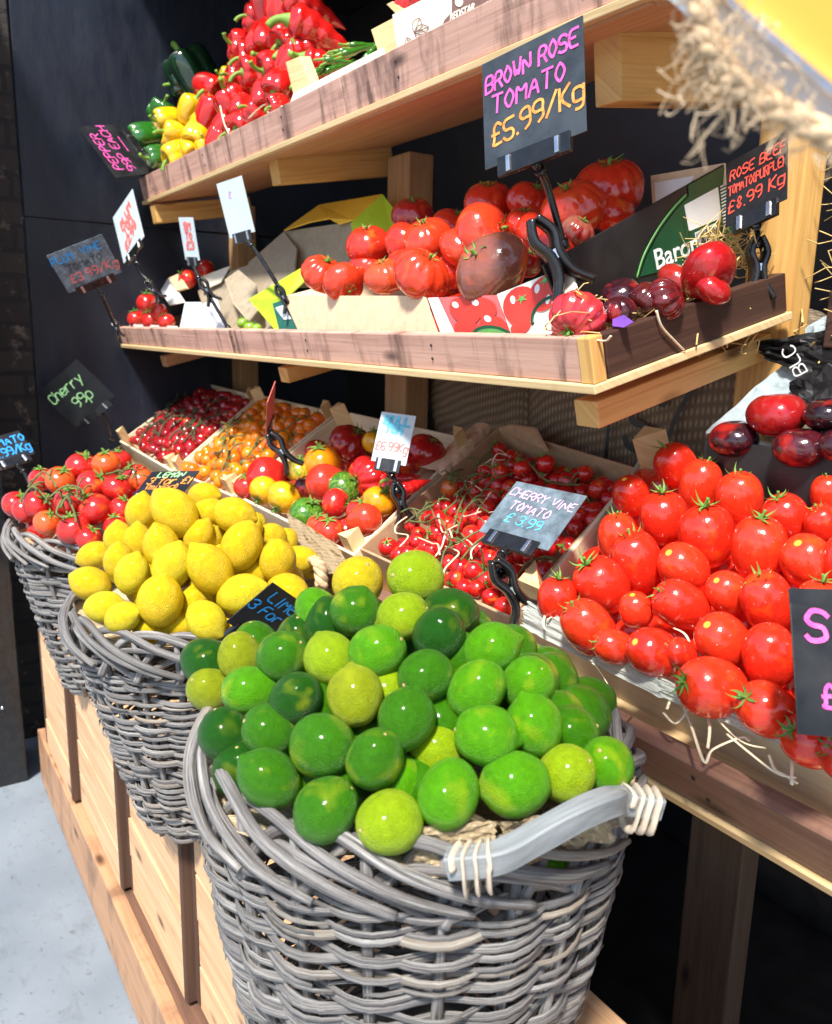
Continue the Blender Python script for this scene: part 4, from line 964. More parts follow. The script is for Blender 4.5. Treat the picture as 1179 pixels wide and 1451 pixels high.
# kraft paper bag in the mixed crate
o = root('paper_bag', c3(648, 655, .01), 'printed brown paper bag tucked into the back corner of the mixed crate', 'bag')
bm = BM(); P0 = c3(652, 655, -.035); dU = (cC['BR']-cC['FR']).normalized(); dV = (cC['FR']-cC['FL']).normalized(); rb = random.Random(8); V_ = []
for j in range(13):
    row = []
    for i in range(17):
        u, v = i/16*2*math.pi, j/12; q = (.046-.018*v)*(1+.10*math.sin(3*u)+rb.uniform(-.08, .08)); row.append(bm.verts.new(P0-dU*.09+dU*.20*v+dV*math.cos(u)*q+N3*(math.sin(u)*q*.7+.012)))
    V_.append(row)
for A_, B_ in zip(V_, V_[1:]):
    for i in range(16): bm.faces.new((A_[i], A_[i+1], B_[i+1], B_[i]))
bmesh.ops.remove_doubles(bm, verts=bm.verts, dist=.0005)
build(bm, 'bag', M['card_pale'], o)

# ================================================================== MIDDLE TRAY: boxes and beef tomatoes
SL2 = math.tan(R(14.6))
def t2z(y): return t2l.z+.013+(y-T2Y)*SL2
N2 = Vector((0, -math.sin(R(14.6)), math.cos(R(14.6))))
def panel(o, name, pts, m, th=.004, back=None):
    n = (pts[1]-pts[0]).cross(pts[-1]-pts[0]).normalized()
    if n.dot(pts[0]) > 0: n = -n           # outward: towards the viewer
    bm = BM(); prism(bm, pts, -n*th); return build(bm, name, m if not isinstance(m, str) else M[m], o), n
def decal(o, name, pts, m, n, lift=.0012):
    bm = BM(); quad_sheet(bm, [p+n*lift for p in pts]); return build(bm, name, M[m], o)
def quv(q, s, t): return q[0].lerp(q[1], s).lerp(q[3].lerp(q[2], s), t)
# -- plain cardboard box of beef tomatoes
fy = .768
bq = [aty(400, 419, fy+.004), aty(600, 419, fy+.004), aty(620, 478, fy), aty(425, 474, fy)]
o = root('cardboard_box', (bq[2]+bq[3])/2, 'pale cardboard box full of large red tomatoes on the middle shelf', 'box')
panel(o, 'front_panel', bq, 'card_pale', .005)
bk = Vector((0, .27, .27*SL2))
panel(o, 'side_panel', [bq[0]+Vector((.004, .006, 0)), bq[0]+bk, bq[3]+bk, bq[3]+Vector((.004, .006, 0))], 'card_pale')
# -- red printed box
rq = [aty(607, 422, fy), aty(703, 418, fy), aty(722, 479, fy-.001), aty(628, 479, fy-.001)]
o = root('printed_box', (rq[2]+rq[3])/2, 'box printed with red tomatoes and a green ring, front right of the middle shelf', 'box')
_, n = panel(o, 'front_panel', rq, 'pink_print', .004)
decal(o, 'white_strip', [quv(rq, 0, 0), quv(rq, .17, 0), quv(rq, .24, 1), quv(rq, 0, 1)], 'white_card', n)
def disc_poly(q, cs, ct, rs, rt, k=20, a0=0, a1=2*math.pi): return [quv(q, cs+rs*math.cos(a0+(a1-a0)*i/k), ct+rt*math.sin(a0+(a1-a0)*i/k)) for i in range(k)]
for cs, ct, rs, rt, m in ((.50, .35, .22, .33, 'red_print'), (.78, .30, .18, .26, 'red_print'), (.45, .78, .2, .2, 'red_print'), (.84, .75, .2, .28, 'red_print')):
    decal(o, 'tomato_print', disc_poly(rq, cs, ct, rs, rt), m, n, .0014+.0002*cs)
for cs, ct in ((.40, .2), (.7, .16), (.8, .55)): decal(o, 'highlight_print', disc_poly(rq, cs, ct, .05, .08, 10), 'white_card', n, .0022)
decal(o, 'green_ring', disc_poly(rq, .78, 1.0, .30, .30, 24, math.pi, 2*math.pi), 'dkgreen', n, .0024)
decal(o, 'ring_centre', disc_poly(rq, .78, 1.0, .25, .22, 24, math.pi, 2*math.pi), 'leaf_print', n, .0028)
fq = [aty(704, 417, fy+.001), aty(806, 376, fy+.012), aty(816, 408, fy+.004), aty(778, 479, fy-.001), aty(726, 479, fy-.001)]
_, n = panel(o, 'end_flap', fq, 'cream', .004)
fq4 = [fq[0], fq[1], fq[3].lerp(fq[2], .3), fq[4]]
for cs, ct, rs, rt in ((.30, .45, .28, .42), (.72, .35, .26, .34), (.25, .85, .22, .14)): decal(o, 'tomato_print', disc_poly(fq4, cs, ct, rs, rt), 'red_print', n, .0016+.0003*cs)
for cs, ct in ((.6, .22), (.22, .25), (.78, .5)): decal(o, 'highlight_print', disc_poly(fq4, cs, ct, .04, .09, 10), 'white_card', n, .0024)
for cs, ct in ((.72, .12), (.36, .30)): decal(o, 'leaf_print', [quv(fq4, cs+.10*(1 if k % 2 else .35)*math.cos(k*.628), ct+.10*(1 if k % 2 else .35)*math.sin(k*.628)) for k in range(10)], 'leaf_print', n, .0026)
ring = disc_poly(fq4, .80, .78, .30, .30, 24, math.pi*.9, math.pi*1.75)
bm = BM(); tube(bm, [p+n*.002 for p in ring], .003, 6, flat=.3, up=n); build(bm, 'green_ring', M['dkgreen'], o)
# -- black box with green end
BX = -.845
sx = lambda px, py: atx(px, py, BX)
bp = [sx(770, 376), sx(1026, 233), sx(1042, 348), sx(800, 452)]
o = root('black_box', (bp[2]+bp[3])/2, 'black produce box with dark green corner, white label and barcode', 'box')
panel(o, 'side_panel', bp, 'black_card', .004); n = X_
decal(o, 'green_print', [sx(a, b_) for a, b_ in ((974, 263), (1025, 235), (1040, 346), (985, 372), (906, 392), (916, 362), (936, 325), (958, 296), (975, 278))], 'dkgreen', n)
arc = [sx(a, b_) for a, b_ in ((902, 394), (912, 362), (932, 325), (954, 295), (972, 276))]
bm = BM(); tube(bm, [p+n*.001 for p in smooth_path(arc, 5)], .0022, 6, flat=.3, up=n); build(bm, 'green_line', M['leaf_print'], o)
decal(o, 'label', [sx(a, b_) for a, b_ in ((968, 291), (1016, 265), (1021, 309), (975, 328))], 'white_card', n, .0018)
bq0 = [sx(983, 330), sx(1012, 316), sx(1015, 342), sx(987, 354)]
decal(o, 'barcode', bq0, 'white_card', n, .0018); bm = BM(); rr = random.Random(2); s = .04
while s < .94:
    w_ = rr.choice((.02, .035, .05)); quad_sheet(bm, [quv(bq0, a, b_)+n*.0024 for a, b_ in ((s, .06), (s+w_, .06), (s+w_, .86), (s, .86))]); s += w_+rr.choice((.025, .04))
build(bm, 'barcode_lines', M['black_card'], o)
bm = BM()
for k in range(14):
    y0 = 262+k*4.6; x0 = 1019+k*.35
    quad_sheet(bm, [sx(a, b_)+n*.002 for a, b_ in ((x0, y0+2), (x0+8, y0-2), (x0+8, y0+.3), (x0, y0+4.2))])
build(bm, 'small_print', M['white_card'], o)
u_ = (sx(985, 352)-sx(935, 374)); u_.normalize(); v_ = X_.cross(u_)
if v_.z < 0: v_ = -v_
print_text('Baron', .040, sx(958, 357), u_, v_, X_, 'lettering', M['white_card'], o, .0004)
print_text('Delicious tomatoes', .011, sx(965, 377), u_, v_, X_, 'lettering', M['white_card'], o)
yb = bp[1].y
panel(o, 'back_flap', [aty(922, 249, yb), aty(1026, 231, yb), aty(1027, 262, yb), aty(925, 295, yb)], 'card_pale', .004)
decal(o, 'flap_lining', [aty(928, 259, yb-.001), aty(985, 249, yb-.001), aty(975, 267, yb-.001), aty(930, 290, yb-.001)], 'white_card', -Y_)
# -- yellow and green carton
gy = 1.02
o = root('carton', aty(480, 400, gy), 'open carton with yellow lid flap and lime green sides behind the tomatoes', 'box')
panel(o, 'yellow_flap', [aty(402, 326, .98), aty(452, 290, 1.06), aty(541, 275, 1.06), aty(500, 311, .99), aty(480, 317, .985), aty(466, 309, .99), aty(440, 314, .985)], 'yellow_card', .003)
panel(o, 'green_end', [aty(497, 316, .985), aty(542, 275, 1.06), aty(561, 300, 1.06), aty(556, 330, 1.04), aty(505, 372, .97)], 'green_card', .003)
panel(o, 'back_panel', [aty(402, 328, 1.0), aty(500, 314, 1.0), aty(508, 400, .98), aty(396, 410, .97)], 'card_grey', .004)
panel(o, 'inner_flap', [aty(352, 372, .95), aty(402, 328, .995), aty(420, 352, .97), aty(416, 402, .92), aty(350, 424, .90)], 'card_grey', .004)
gq = [aty(352, 424, .80), aty(431, 377, .86), aty(437, 392, .855), aty(404, 423, .79), aty(424, 470, .775), aty(392, 470, .775)]
panel(o, 'green_flap', gq, 'green_card', .003)
panel(o, 'dark_lining', [aty(386, 430, .782), aty(404, 424, .785), aty(425, 470, .772), aty(396, 469, .772)], 'teal', .002)
panel(o, 'white_tab', [aty(390, 436, .779), aty(402, 432, .779), aty(412, 452, .775), aty(402, 453, .775)], 'white_card', .001)
o = root('cardboard_box', aty(345, 440, .88), 'torn grey brown cardboard box at the left of the middle shelf', 'box')
panel(o, 'back_panel', [aty(280, 412, .93), aty(330, 383, .95), aty(378, 366, .96), aty(398, 420, .90), aty(392, 466, .85), aty(300, 468, .86)], 'card_grey', .004)
panel(o, 'side_flap', [aty(318, 396, .86), aty(338, 382, .88), aty(362, 402, .87), aty(368, 436, .83), aty(352, 456, .81), aty(330, 430, .82)], 'card_grey', .004)
o = root('white_box', aty(275, 440, .85), 'small white and pale blue card box left of the torn cardboard', 'box')
panel(o, 'front_panel', [aty(262, 428, .785), aty(284, 428, .785), aty(292, 468, .772), aty(254, 467, .772)], 'tissue_blue', .003)
panel(o, 'side_panel', [aty(286, 432, .79), aty(306, 420, .82), aty(320, 469, .79), aty(294, 469, .772)], 'white_card', .003)
panel(o, 'back_panel', [aty(222, 402, .90), aty(240, 394, .90), aty(262, 428, .84), aty(240, 432, .83)], 'white_card', .003)
panel(o, 'wooden_end', [aty(238, 394, .88), aty(252, 388, .88), aty(264, 408, .86), aty(250, 412, .86)], 'card_pale', .008)
panel(o, 'lid_flap', [aty(285, 392, .93), aty(325, 377, .95), aty(312, 400, .92), aty(286, 412, .91)], 'cream', .003)
o = root('white_tray', aty(210, 462, .80), 'flat white card tray under the small tomatoes at the far left', 'tray')
panel(o, 'front_lip', [aty(176, 459, .765), aty(250, 462, .765), aty(250, 470, .764), aty(176, 467, .764)], 'white_card', .003)
# -- fruit of the middle tray
BR_ = (.66, .030, .012); BR2 = (.70, .045, .014); DK = (.42, .012, .012); BRN = (.27, .085, .055)
T2F = [(457,388,32,.80,'ribbed',BR2,'broad ribbed red tomato at the left front of the pale cardboard box',60),(487,402,30,.79,'beef',BR2,'red tomato second from the left at the front of the pale box',300),(545,392,30,.80,'beef',(.72,.07,.02),'orange-red ribbed tomato third from left along the box front',100),
 (598,390,42,.79,'beef',BR2,'large red tomato in the middle of the pale box front',60),(697,381,54,.80,'beef',BRN,'big brown ribbed tomato lying across the right of the box',150),(522,347,33,.86,'beef',BR_,'red tomato in the second row, leftmost above the ribbed one',100),
 (571,343,27,.88,'tom',BR_,'round red tomato with no calyx in the second row',200),(606,340,37,.86,'beef',BR2,'red tomato with green calyx in the middle of the second row',110),(654,352,32,.85,'beef',BR2,'red tomato between the brown one and the middle calyx tomato',60),(686,333,46,.88,'beef',BR2,'very large red tomato with star calyx above the brown one',10),
 (585,306,31,.96,'beef',DK,'dark red tomato in the shaded back row, leftmost',90),(692,287,36,.98,'beef',BR_,'red tomato at the back beside the black stem of the sign',90),(750,287,33,1.0,'beef',BR_,'red tomato behind the sign stem',60),(762,330,34,.92,'beef',BR_,'red tomato right behind the black clip of the big sign',60),(742,318,28,.93,'beef',BR_,'red tomato left of the sign stem, under the back row',90),
 (863,268,52,1.02,'beef',BR_,'biggest red tomato at the top right of the box, green calyx facing out',100),(812,297,47,.94,'beef',BR2,'large red tomato right of the sign stem with green calyx',120),(866,300,36,1.0,'beef',BR_,'red tomato under the biggest one at the right',60),(818,328,26,.88,'dark',BRN,'brown tomato below the large red one beside the black box',60),(745,372,24,.84,'dark',BRN,'small pale brown tomato beside the clip',60),(640,322,30,.95,'beef',BR_,'red tomato in the back row between the two sign stems',60),(790,352,30,.86,'beef',BR_,'red tomato low behind the black clip',60),
 (525,380,28,.86,'beef',BR_,'red tomato squeezed behind the front row',60),(575,378,28,.86,'beef',BR_,'red tomato half hidden in the gap of the front row',60),(640,385,28,.85,'beef',BR_,'red tomato half hidden left of the brown ribbed one',60)]
for px, py, r_, yy, k, col, lab, an in T2F:
    p = aty(px, py, yy); q = place(k, p, r_*depth(p)/FPX*1.02, view_dir(an, .75), col, lab, 'tomato', 'large tomatoes on the middle shelf', 'beef_tomato', 'calyx_beef')
for k in range(14):
    x = random.uniform(-1.52, -1.0); y = random.uniform(.83, 1.03); place('beef', Vector((x, y, t2z(y)+.045)), .042, Vector((random.uniform(-.5, .5), random.uniform(-.5, .5), 1)).normalized(), BR_, 'red tomato mostly hidden at the bottom of the pale cardboard box', 'tomato', 'tomatoes below the top layer on the middle shelf', 'beef_tomato')
T2R = [(819,455,45,.755,'ribbed',(.58,.03,.04),'pinkish red ribbed tomato at the front corner of the middle shelf',230),(879,419,30,.84,'dark0',(.035,.007,.012),'near black tomato beside the black box',120),(876,440,26,.80,'dark',(.05,.008,.012),'dark purple tomato behind the purple sticker',100),(921,424,30,.85,'dark',(.09,.010,.010),'dark tomato with green calyx and orange streaks',60),
 (943,424,33,.86,'darkr',(.12,.010,.012),'dark red ribbed tomato with a star scar in the middle of the strip',20),(1004,384,43,.93,'dark0',(.45,.010,.012),'big red tomato with dark shoulder at the back of the strip',300),(960,398,29,.92,'dark0',(.34,.02,.012),'red brown tomato behind the ribbed dark one',60),(1010,410,26,.92,'dark0',(.40,.010,.012),'red tomato under the big one with dark shoulder',60)]
for px, py, r_, yy, k, col, lab, an in T2R:
    p = aty(px, py, yy); place(k, p, r_*depth(p)/FPX, view_dir(an, .6), col, lab, 'tomato', 'dark tomatoes along the right of the middle shelf', 'heirloom_tomato', 'calyx_beef' if k == 'ribbed' or px in (921,) else None)
stq = [aty(868, 452, .775), aty(884, 446, .78), aty(898, 456, .775), aty(884, 464, .77), aty(868, 462, .77)]
o = root('fruit_sticker', stq[0], 'purple fruit sticker beside the dark tomatoes', 'sticker'); M['purple'] = plain('purple print', (.16, .06, .36), .4); panel(o, 'label', stq, 'purple', .001)
SMT = [(183,430,14,.80),(209,430,16,.80),(193,452,13,.78),(214,454,14,.775),(236,456,12,.77),(234,385,18,.95),(250,384,20,.95),(266,396,14,.90),(290,383,15,.98),(226,442,12,.79)]
for k, (px, py, r_, yy) in enumerate(SMT):
    p = aty(px, py, yy); place('tom', p, r_*depth(p)/FPX, view_dir(80+k*9, .5), RED, f"small red vine tomato at the far left of the middle shelf, {'lower' if py > 420 else 'upper'} cluster", 'tomato', ('lower' if py > 420 else 'upper')+' cluster of small tomatoes', 'vine_tomato', 'calyx')
for k, (px, py, r_) in enumerate([(344, 458, 8), (354, 465, 9), (364, 466, 8)]):
    p = aty(px, py, .775); place('cherry', p, r_*depth(p)/FPX, view_dir(100, .3), (.22, .40, .03), f'tiny green tomato, {ORD[k]} of three from left below the torn cardboard', 'tomato', 'tiny green tomatoes', 'green_tomato', 'calyx_cherry')
def straw_heap(name, label, centre, half, n, seed, th=.0013, L=.07, m='straw'):
    r = random.Random(seed); bm = BM()
    for k in range(n):
        c = centre+Vector((r.gauss(0, .5)*half[0], r.gauss(0, .5)*half[1], r.uniform(-1, 1)*half[2])); d = Vector((r.uniform(-1, 1), r.uniform(-1, 1), r.uniform(-.5, .6))).normalized()*L*r.uniform(.4, 1); e = Vector((r.uniform(-1, 1), r.uniform(-1, 1), r.uniform(-1, 1)))*L*.2
        tube(bm, [c-d/2, c-d*.15+e, c+d*.2+e*.8, c+d/2], th, 4, flat=.5, cap=False)
    return tag(build(bm, name, M[m], None, True), label, 'straw', kind='stuff')
p0 = aty(985, 390, .95); straw_heap('straw', 'loose straw bedding under the dark tomatoes on the middle shelf', Vector((-.79, .93, t2z(.93)+.02)), (.035, .16, .03), 330, 4)
straw_heap('straw', 'tangled straw spilling out by the pine post', aty(1025, 350, 1.06), (.05, .05, .035), 120, 5)
straw_heap('straw', 'thick straw heap beyond the pine post at the right edge', Vector((-.56, 1.25, .14)), (.16, .12, .16), 900, 6, .0016, .09)
for k, pts in enumerate([[(930, 440), (937, 462), (955, 482), (970, 497)], [(842, 481), (858, 483), (866, 476)]]):
    P = [atx(a, b_, t2r.x+.004) if k == 0 else aty(a, b_, T2Y-.004) for a, b_ in pts]
    bm = BM(); tube(bm, smooth_path(P, 5), .0022, 5, flat=.5); tag(build(bm, 'raffia_strand', M['raffia'], None, True), ['white raffia strand hanging over the dark side board', 'short raffia strand on the front corner of the middle shelf'][k], 'straw strand')

# ================================================================== RIGHT: black paper, dark tomatoes, sack
def pz(px, py, y): return aty(px, py, y)
crumple('tissue_paper', (pz(1000, 612, 1.02), pz(1125, 505, 1.11), pz(1190, 560, 1.10), pz(1055, 625, 1.03)), 'tissue_blue', 'pale tissue paper wrap under the dark tomatoes at the right', 'paper', 12, .008, 11)
crumple('tissue_paper', (pz(1140, 468, 1.12), pz(1210, 425, 1.14), pz(1215, 470, 1.12), pz(1150, 505, 1.10)), 'tissue_blue', 'upper pale tissue paper scrap at the right edge', 'paper', 10, .008, 12)
crumple('black_paper', (pz(1072, 485, 1.09), pz(1205, 462, 1.10), pz(1205, 550, 1.075), pz(1085, 510, 1.085)), 'black_paper', 'crumpled black printed paper hanging beside the pine post', 'paper', 14, .012, 13)
crumple('black_paper', (pz(1122, 540, 1.075), pz(1215, 500, 1.09), pz(1215, 640, 1.03), pz(1120, 590, 1.05)), 'black_paper', 'lower crumpled black paper behind the dark tomatoes', 'paper', 12, .012, 14)
bm = BM(); P = pz(1128, 512, 1.06); U = (pz(1138, 530, 1.06)-pz(1118, 495, 1.06)).normalized(); V = (pz(1138, 500, 1.06)-pz(1120, 512, 1.06)); V = (V-U*V.dot(U)).normalized(); Nn = U.cross(V)
if Nn.y > 0: Nn = -Nn; 
lettering(bm, [('BLC', 0, 0, .018, .0022, 0)], P, -U, -V, Nn, .004)
tag(build(bm, 'paper_lettering', M['chalk_white']), 'white letters printed on the crumpled black paper', 'lettering')
for px, py, r_, yy, k, col, lab in [(1101,587,42,1.0,0,(.36,.010,.014),'dark red beef tomato resting on the pale tissue paper'),(1170,587,32,1.0,1,(.018,.006,.010),'purple black tomato at the right edge on the paper'),(1041,622,36,.99,0,(.03,.007,.012),'near black tomato low behind the crate post'),(1136,634,38,.98,1,(.06,.007,.012),'dark purple tomato just above the plum tomatoes'),(1195,630,34,.99,0,(.04,.007,.012),'dark tomato at the right edge behind the plum tomatoes')]:
    p = aty(px, py, yy); place('dark0', p, r_*depth(p)/FPX, view_dir(95, .2), col, lab, 'tomato', 'dark tomatoes on tissue paper', 'heirloom_tomato', None)
o = root('dark_crate', Vector((-.55, 1.0, -.2)), 'dark crate under the purple tomatoes behind the plum tomato crate', 'crate')
bm = BM(); obox(bm, Vector((-.48, 1.04, -.185)), X_*.55, Y_*.12, Z_*.10, .003); build(bm, 'body', M['black_card'], o)
bm = BM(); obox(bm, Vector((-.33, 1.10, .03)), X_*.66, Y_*.03, Z_*.075, .003); tag(build(bm, 'shelf_board', M['board_dark']), 'dark stained shelf board below the straw at the right edge', 'board')
def sack(label, c, half, seed, text=None):
    r = random.Random(seed); o = root('hessian_sack', c-Vector((0, 0, half[2])), label, 'sack', 'hessian sacks under the middle shelf')
    bm = BM(); e1, e2 = .45, .55; nu, nv = 48, 28; ph = [r.uniform(0, 6) for _ in range(4)]
    def pt(u, v):
        cu, su, cv, sv = math.cos(u), math.sin(u), math.cos(v), math.sin(v); f = lambda w_, e: math.copysign(abs(w_)**e, w_)
        w_ = 1+.03*math.sin(5*u+ph[0])*cv+.03*math.sin(4*v+ph[1])+.015*math.sin(11*u+7*v+ph[2])
        return c+Vector((half[0]*f(cv, e1)*f(cu, e2)*w_, half[1]*f(cv, e1)*f(su, e2)*w_, half[2]*f(sv, e1)*w_))
    V = [[bm.verts.new(pt(2*math.pi*i/nu, -math.pi/2+math.pi*(j+.5)/nv)) for i in range(nu)] for j in range(nv)]
    for j in range(nv-1):
        for i in range(nu): bm.faces.new((V[j][i], V[j][(i+1) % nu], V[j+1][(i+1) % nu], V[j+1][i]))
    bm.faces.new(V[0][::-1]); bm.faces.new(V[-1]); build(bm, 'bag', M['burlap_dark'], o, True)
    if text:
        for q in text:
            bm = BM(); lettering(bm, [q], c+Vector((0, -half[1]*1.035-.004, 0)), X_, Z_, -Y_); build(bm, 'lettering', M['black_card'], o)
sack('brown hessian sack printed with a black 5 and 8, behind the cherry tomatoes', Vector((-1.06, 1.25, -.10)), (.30, .13, .16), 1, [('5', .07, -.045, .09, .012, -8), ('8', .22, -.075, .05, .009, -20), ('(', .15, -.03, .20, .009, -12), ('I', -.01, -.06, .12, .009, 5)])
sack('brown hessian sack slumped in the dark behind the mixed tomatoes', Vector((-1.62, 1.33, -.13)), (.24, .12, .15), 2)

# ================================================================== TOP TRAY: peppers, chillies, boxes
PG = (.020, .13, .010); PYL = (.86, .50, .006); PRD = (.62, .012, .010); PDG = (.006, .030, .010)
PEP = [(213,168,19,.88,PG,0),(196,183,19,.85,PG,190),(208,195,18,.83,PG,200),(224,222,15,.81,PG,200),(184,253,11,.80,PG,170),(205,222,14,.82,PG,90),(262,120,16,.97,PDG,190),(276,112,30,1.0,PDG,120),(228,160,15,.90,PG,60),
 (239,170,17,.86,PYL,200),(250,192,20,.84,PYL,170),(253,220,20,.82,PYL,215),(272,158,22,.88,PYL,60),(281,190,20,.85,PYL,250),(270,212,18,.83,PYL,300),(325,109,13,.97,PYL,180),(288,172,17,.87,PYL,10),(292,214,14,.825,PYL,100),
 (297,126,20,.94,PRD,330),(298,163,20,.88,PRD,60),(330,150,21,.88,PRD,120),(307,200,14,.83,PRD,60),(346,176,20,.85,PRD,230),(318,180,18,.85,PRD,40),(362,110,20,.93,PRD,100),(366,28,18,.98,PRD,175),(350,68,20,.98,PRD,180),(379,58,25,.94,PRD,260),(405,12,28,.98,PRD,70),
 (408,52,22,.93,PRD,230),(361,104,21,.90,PRD,190),(391,98,22,.90,PRD,200),(398,122,21,.86,PRD,240),(378,138,20,.85,PRD,270),(346,155,19,.86,PRD,260),(366,163,16,.83,PRD,150),(342,110,17,.95,PRD,180),(382,15,22,1.0,PRD,100),(360,85,20,.95,PRD,185),(425,70,22,.95,PRD,60),(395,150,14,.82,PRD,200),(330,188,13,.83,PRD,200),(430,30,24,1.0,PRD,60),(410,92,18,.90,PRD,60)]
CN = {PG: 'green', PYL: 'yellow', PRD: 'red', PDG: 'dark-green'}
for colr in (PG, PYL, PRD, PDG):
    sub = [q for q in PEP if q[4] is colr]; nr = 6 if colr is PRD else (3 if colr is not PDG else 1)
    rl = rows_label([(q[0], q[1]) for q in sub], nr)
    for i, (px, py, r_, yy, col, an) in enumerate(sub):
        p = aty(px, py, yy); r, j, n = rl[i]; rn = f'{rowname(r, nr)} row' if nr > 1 else 'upper pair'
        place('pepper', p, r_*depth(p)/FPX*(1.02 if col is PYL else 1.14), view_dir(an, .45), col, f'{CN[col]} pepper with green stalk, {ORD[j]} from left, {rn} of {CN[col]} ones', 'pepper', f'{CN[col]} peppers on the top shelf', 'pepper', 'pstem', 'stem')
for k in range(18):
    y = random.uniform(.86, 1.05); x = random.uniform(-2.7, -1.95); place('pepper', Vector((x, y, t1l.z+.05+(y-.8)*.2)), .042, Vector((random.uniform(-1, 1), -.5, .6)).normalized(), PRD if x > -2.4 else PYL, 'pepper mostly hidden at the bottom of the pile on the top shelf', 'pepper', 'peppers below the top layer', 'pepper')
for k, (px, py, r_, yy, an) in enumerate([(462, 44, 27, .98, 172), (448, 16, 24, 1.0, 160), (470, 90, 20, .93, 175), (440, 72, 18, .95, 190), (452, 110, 15, .90, 200)]):
    p = aty(px, py, yy); place('romano', p, r_*depth(p)/FPX, view_dir(an, .25), PRD, f'long red pointed pepper beside the chillies, {ORD[[1, 0, 3, 2, 4][k]]} from the top of five', 'pepper', 'long pointed peppers', 'long_pepper', 'rstem', 'stem')
for k in range(14):
    px = 455+k*6+random.uniform(-4, 4); py = 112-(px-450)*.52+random.uniform(-14, 4); p = aty(px, py, .875+random.uniform(0, .05))
    place('chilli', p, .0068, view_dir(205+random.uniform(-22, 22), .2), (.035, .16, .012) if k % 3 else (.06, .22, .02), 'thin green chilli lying in the cream crate on the top shelf', 'chilli', 'green chillies', 'chilli', 'cstem', 'stem')
T1F = .822
def t1crate(name, label, x0, x1, top, cat='crate'):
    o = root(name, Vector(((x0+x1)/2, T1F+.1, t1l.z+.02)), label, cat)
    return o
def tp(px, py, y=T1F): return aty(px, py, y)
o = root('wooden_crate', tp(480, 130), 'cream crate of green chillies on the top shelf, one wooden corner post', 'crate')
fpan = [tp(416, 132), tp(541, 68), tp(549, 100), tp(400, 176)]
_, n = panel(o, 'front_board', fpan, 'cream', .006)
decal(o, 'print', disc_poly(fpan, .10, .45, .035, .16, 12), 'ink_brown', n); decal(o, 'print', disc_poly(fpan, .095, .55, .022, .14, 12), 'cream', n, .002)
bm = BM(); prism(bm, [tp(405, 88, .826), tp(424, 80, .826), tp(442, 128, .826), tp(418, 142, .826)], Vector((0, .025, .005))); build(bm, 'corner_post', M['poplar_post'], o)
bm = BM(); prism(bm, [tp(416, 128)+Vector((0, .007, 0)), tp(416, 128)+Vector((0, .22, .045)), tp(416, 165)+Vector((0, .22, .045)), tp(416, 165)+Vector((0, .007, 0))], X_*.005); build(bm, 'side_board', M['poplar'], o)
o = root('printed_crate', tp(660, 30), 'cream crate with brown leaf print and emblem on the top shelf', 'crate')
fp = [tp(556, 21), tp(760, -82), tp(760, -15), tp(566, 88)]
_, n = panel(o, 'front_board', fp, 'cream', .006)
bm = BM(); prism(bm, [tp(526, 42, .826), tp(556, 26, .826), tp(566, 85, .826), tp(543, 96, .826)], Vector((0, .025, .004))); build(bm, 'corner_post', M['poplar_post'], o)
bm = BM(); prism(bm, [tp(548, 6, .85), tp(556, 2, .85), tp(580, 22, .85), tp(572, 30, .85)], Vector((0, .2, .04))); build(bm, 'side_board', M['poplar_post'], o)
for k, (px, py) in enumerate([(585, -2), (603, -8), (622, -14)]):
    p = tp(px, py, .88); place('pepper', p, .03, view_dir(60+40*k, .4), PRD, f'red pepper in the printed crate, {ORD[k]} of three from left', 'pepper', 'peppers in the printed crate', 'pepper', 'pstem', 'stem')
emb = [(641, -30), (641, 17), (630, 29), (626, 44), (634, 46), (697, 13), (697, -8), (688, -40)]
decal(o, 'emblem', [tp(a, b_) for a, b_ in emb], 'ink_brown', n)
U = (fp[1]-fp[0]).normalized(); V = Z_-U*U.z; V.normalize()
print_text('REDSTAR', .0155, tp(656, 18), U, V, n, 'lettering', M['cream'], o, .0003)
decal(o, 'emblem_dot', [tp(652+6*math.cos(k*.52), 3+7*math.sin(k*.52)) for k in range(12)], 'cream', n, .0020)
bm = BM(); lettering(bm, [('Authentic', 0, 0, .020, .0032, 0)], tp(668, 25), U, V, n, .0022); build(bm, 'script_lettering', M['cream'], o)
def leafprint(cx0, cy0, s, a0):
    bm = BM()
    for a in (a0, a0+50, a0-45):
        P = []
        for k in range(13):
            f = k/12; w_ = math.sin(math.pi*f)*.32
            P.append((f, w_))
        P += [(f, -w_) for f, w_ in P[::-1][1:-1]]
        pts = [tp(cx0+s*(f*math.cos(R(a))-w_*math.sin(R(a))), cy0-s*(f*math.sin(R(a))+w_*math.cos(R(a))))+n*.0014 for f, w_ in P]
        loop = pts+[pts[0]]; tube(bm, loop, .0009, 4, flat=.3, up=n)
        tube(bm, [pts[0], pts[12]], .0008, 4, flat=.3, up=n)
    build(bm, 'leaf_print', M['ink_brown'], o)
leafprint(588, 46, 22, 20); leafprint(584, 72, 20, 60)
notq = [aty(299, 218, T1Y-.002), aty(308, 211, T1Y-.002), aty(312, 219, T1Y-.002), aty(303, 226, T1Y-.002)]
o = root('paper_note', notq[0], 'tiny yellow paper note stuck on the front board of the top shelf', 'note'); panel(o, 'note', notq, 'yellow_note', .0008)
for k, pts in enumerate([[(312, 150), (318, 175), (326, 192)], [(352, 168), (372, 150), (388, 146), (378, 158), (392, 160)], [(366, 178), (385, 168), (400, 150)]]):
    bm = BM(); tube(bm, smooth_path([aty(a, b_, .80) for a, b_ in pts], 5), .0022, 5, flat=.5); tag(build(bm, 'raffia_strand', M['raffia'], None, True), ['pale raffia strand hanging over the red peppers near the yellow ones', 'curled pale raffia strand at the shelf edge below the red peppers', 'short pale raffia strand right of the curled one'][k], 'straw strand')

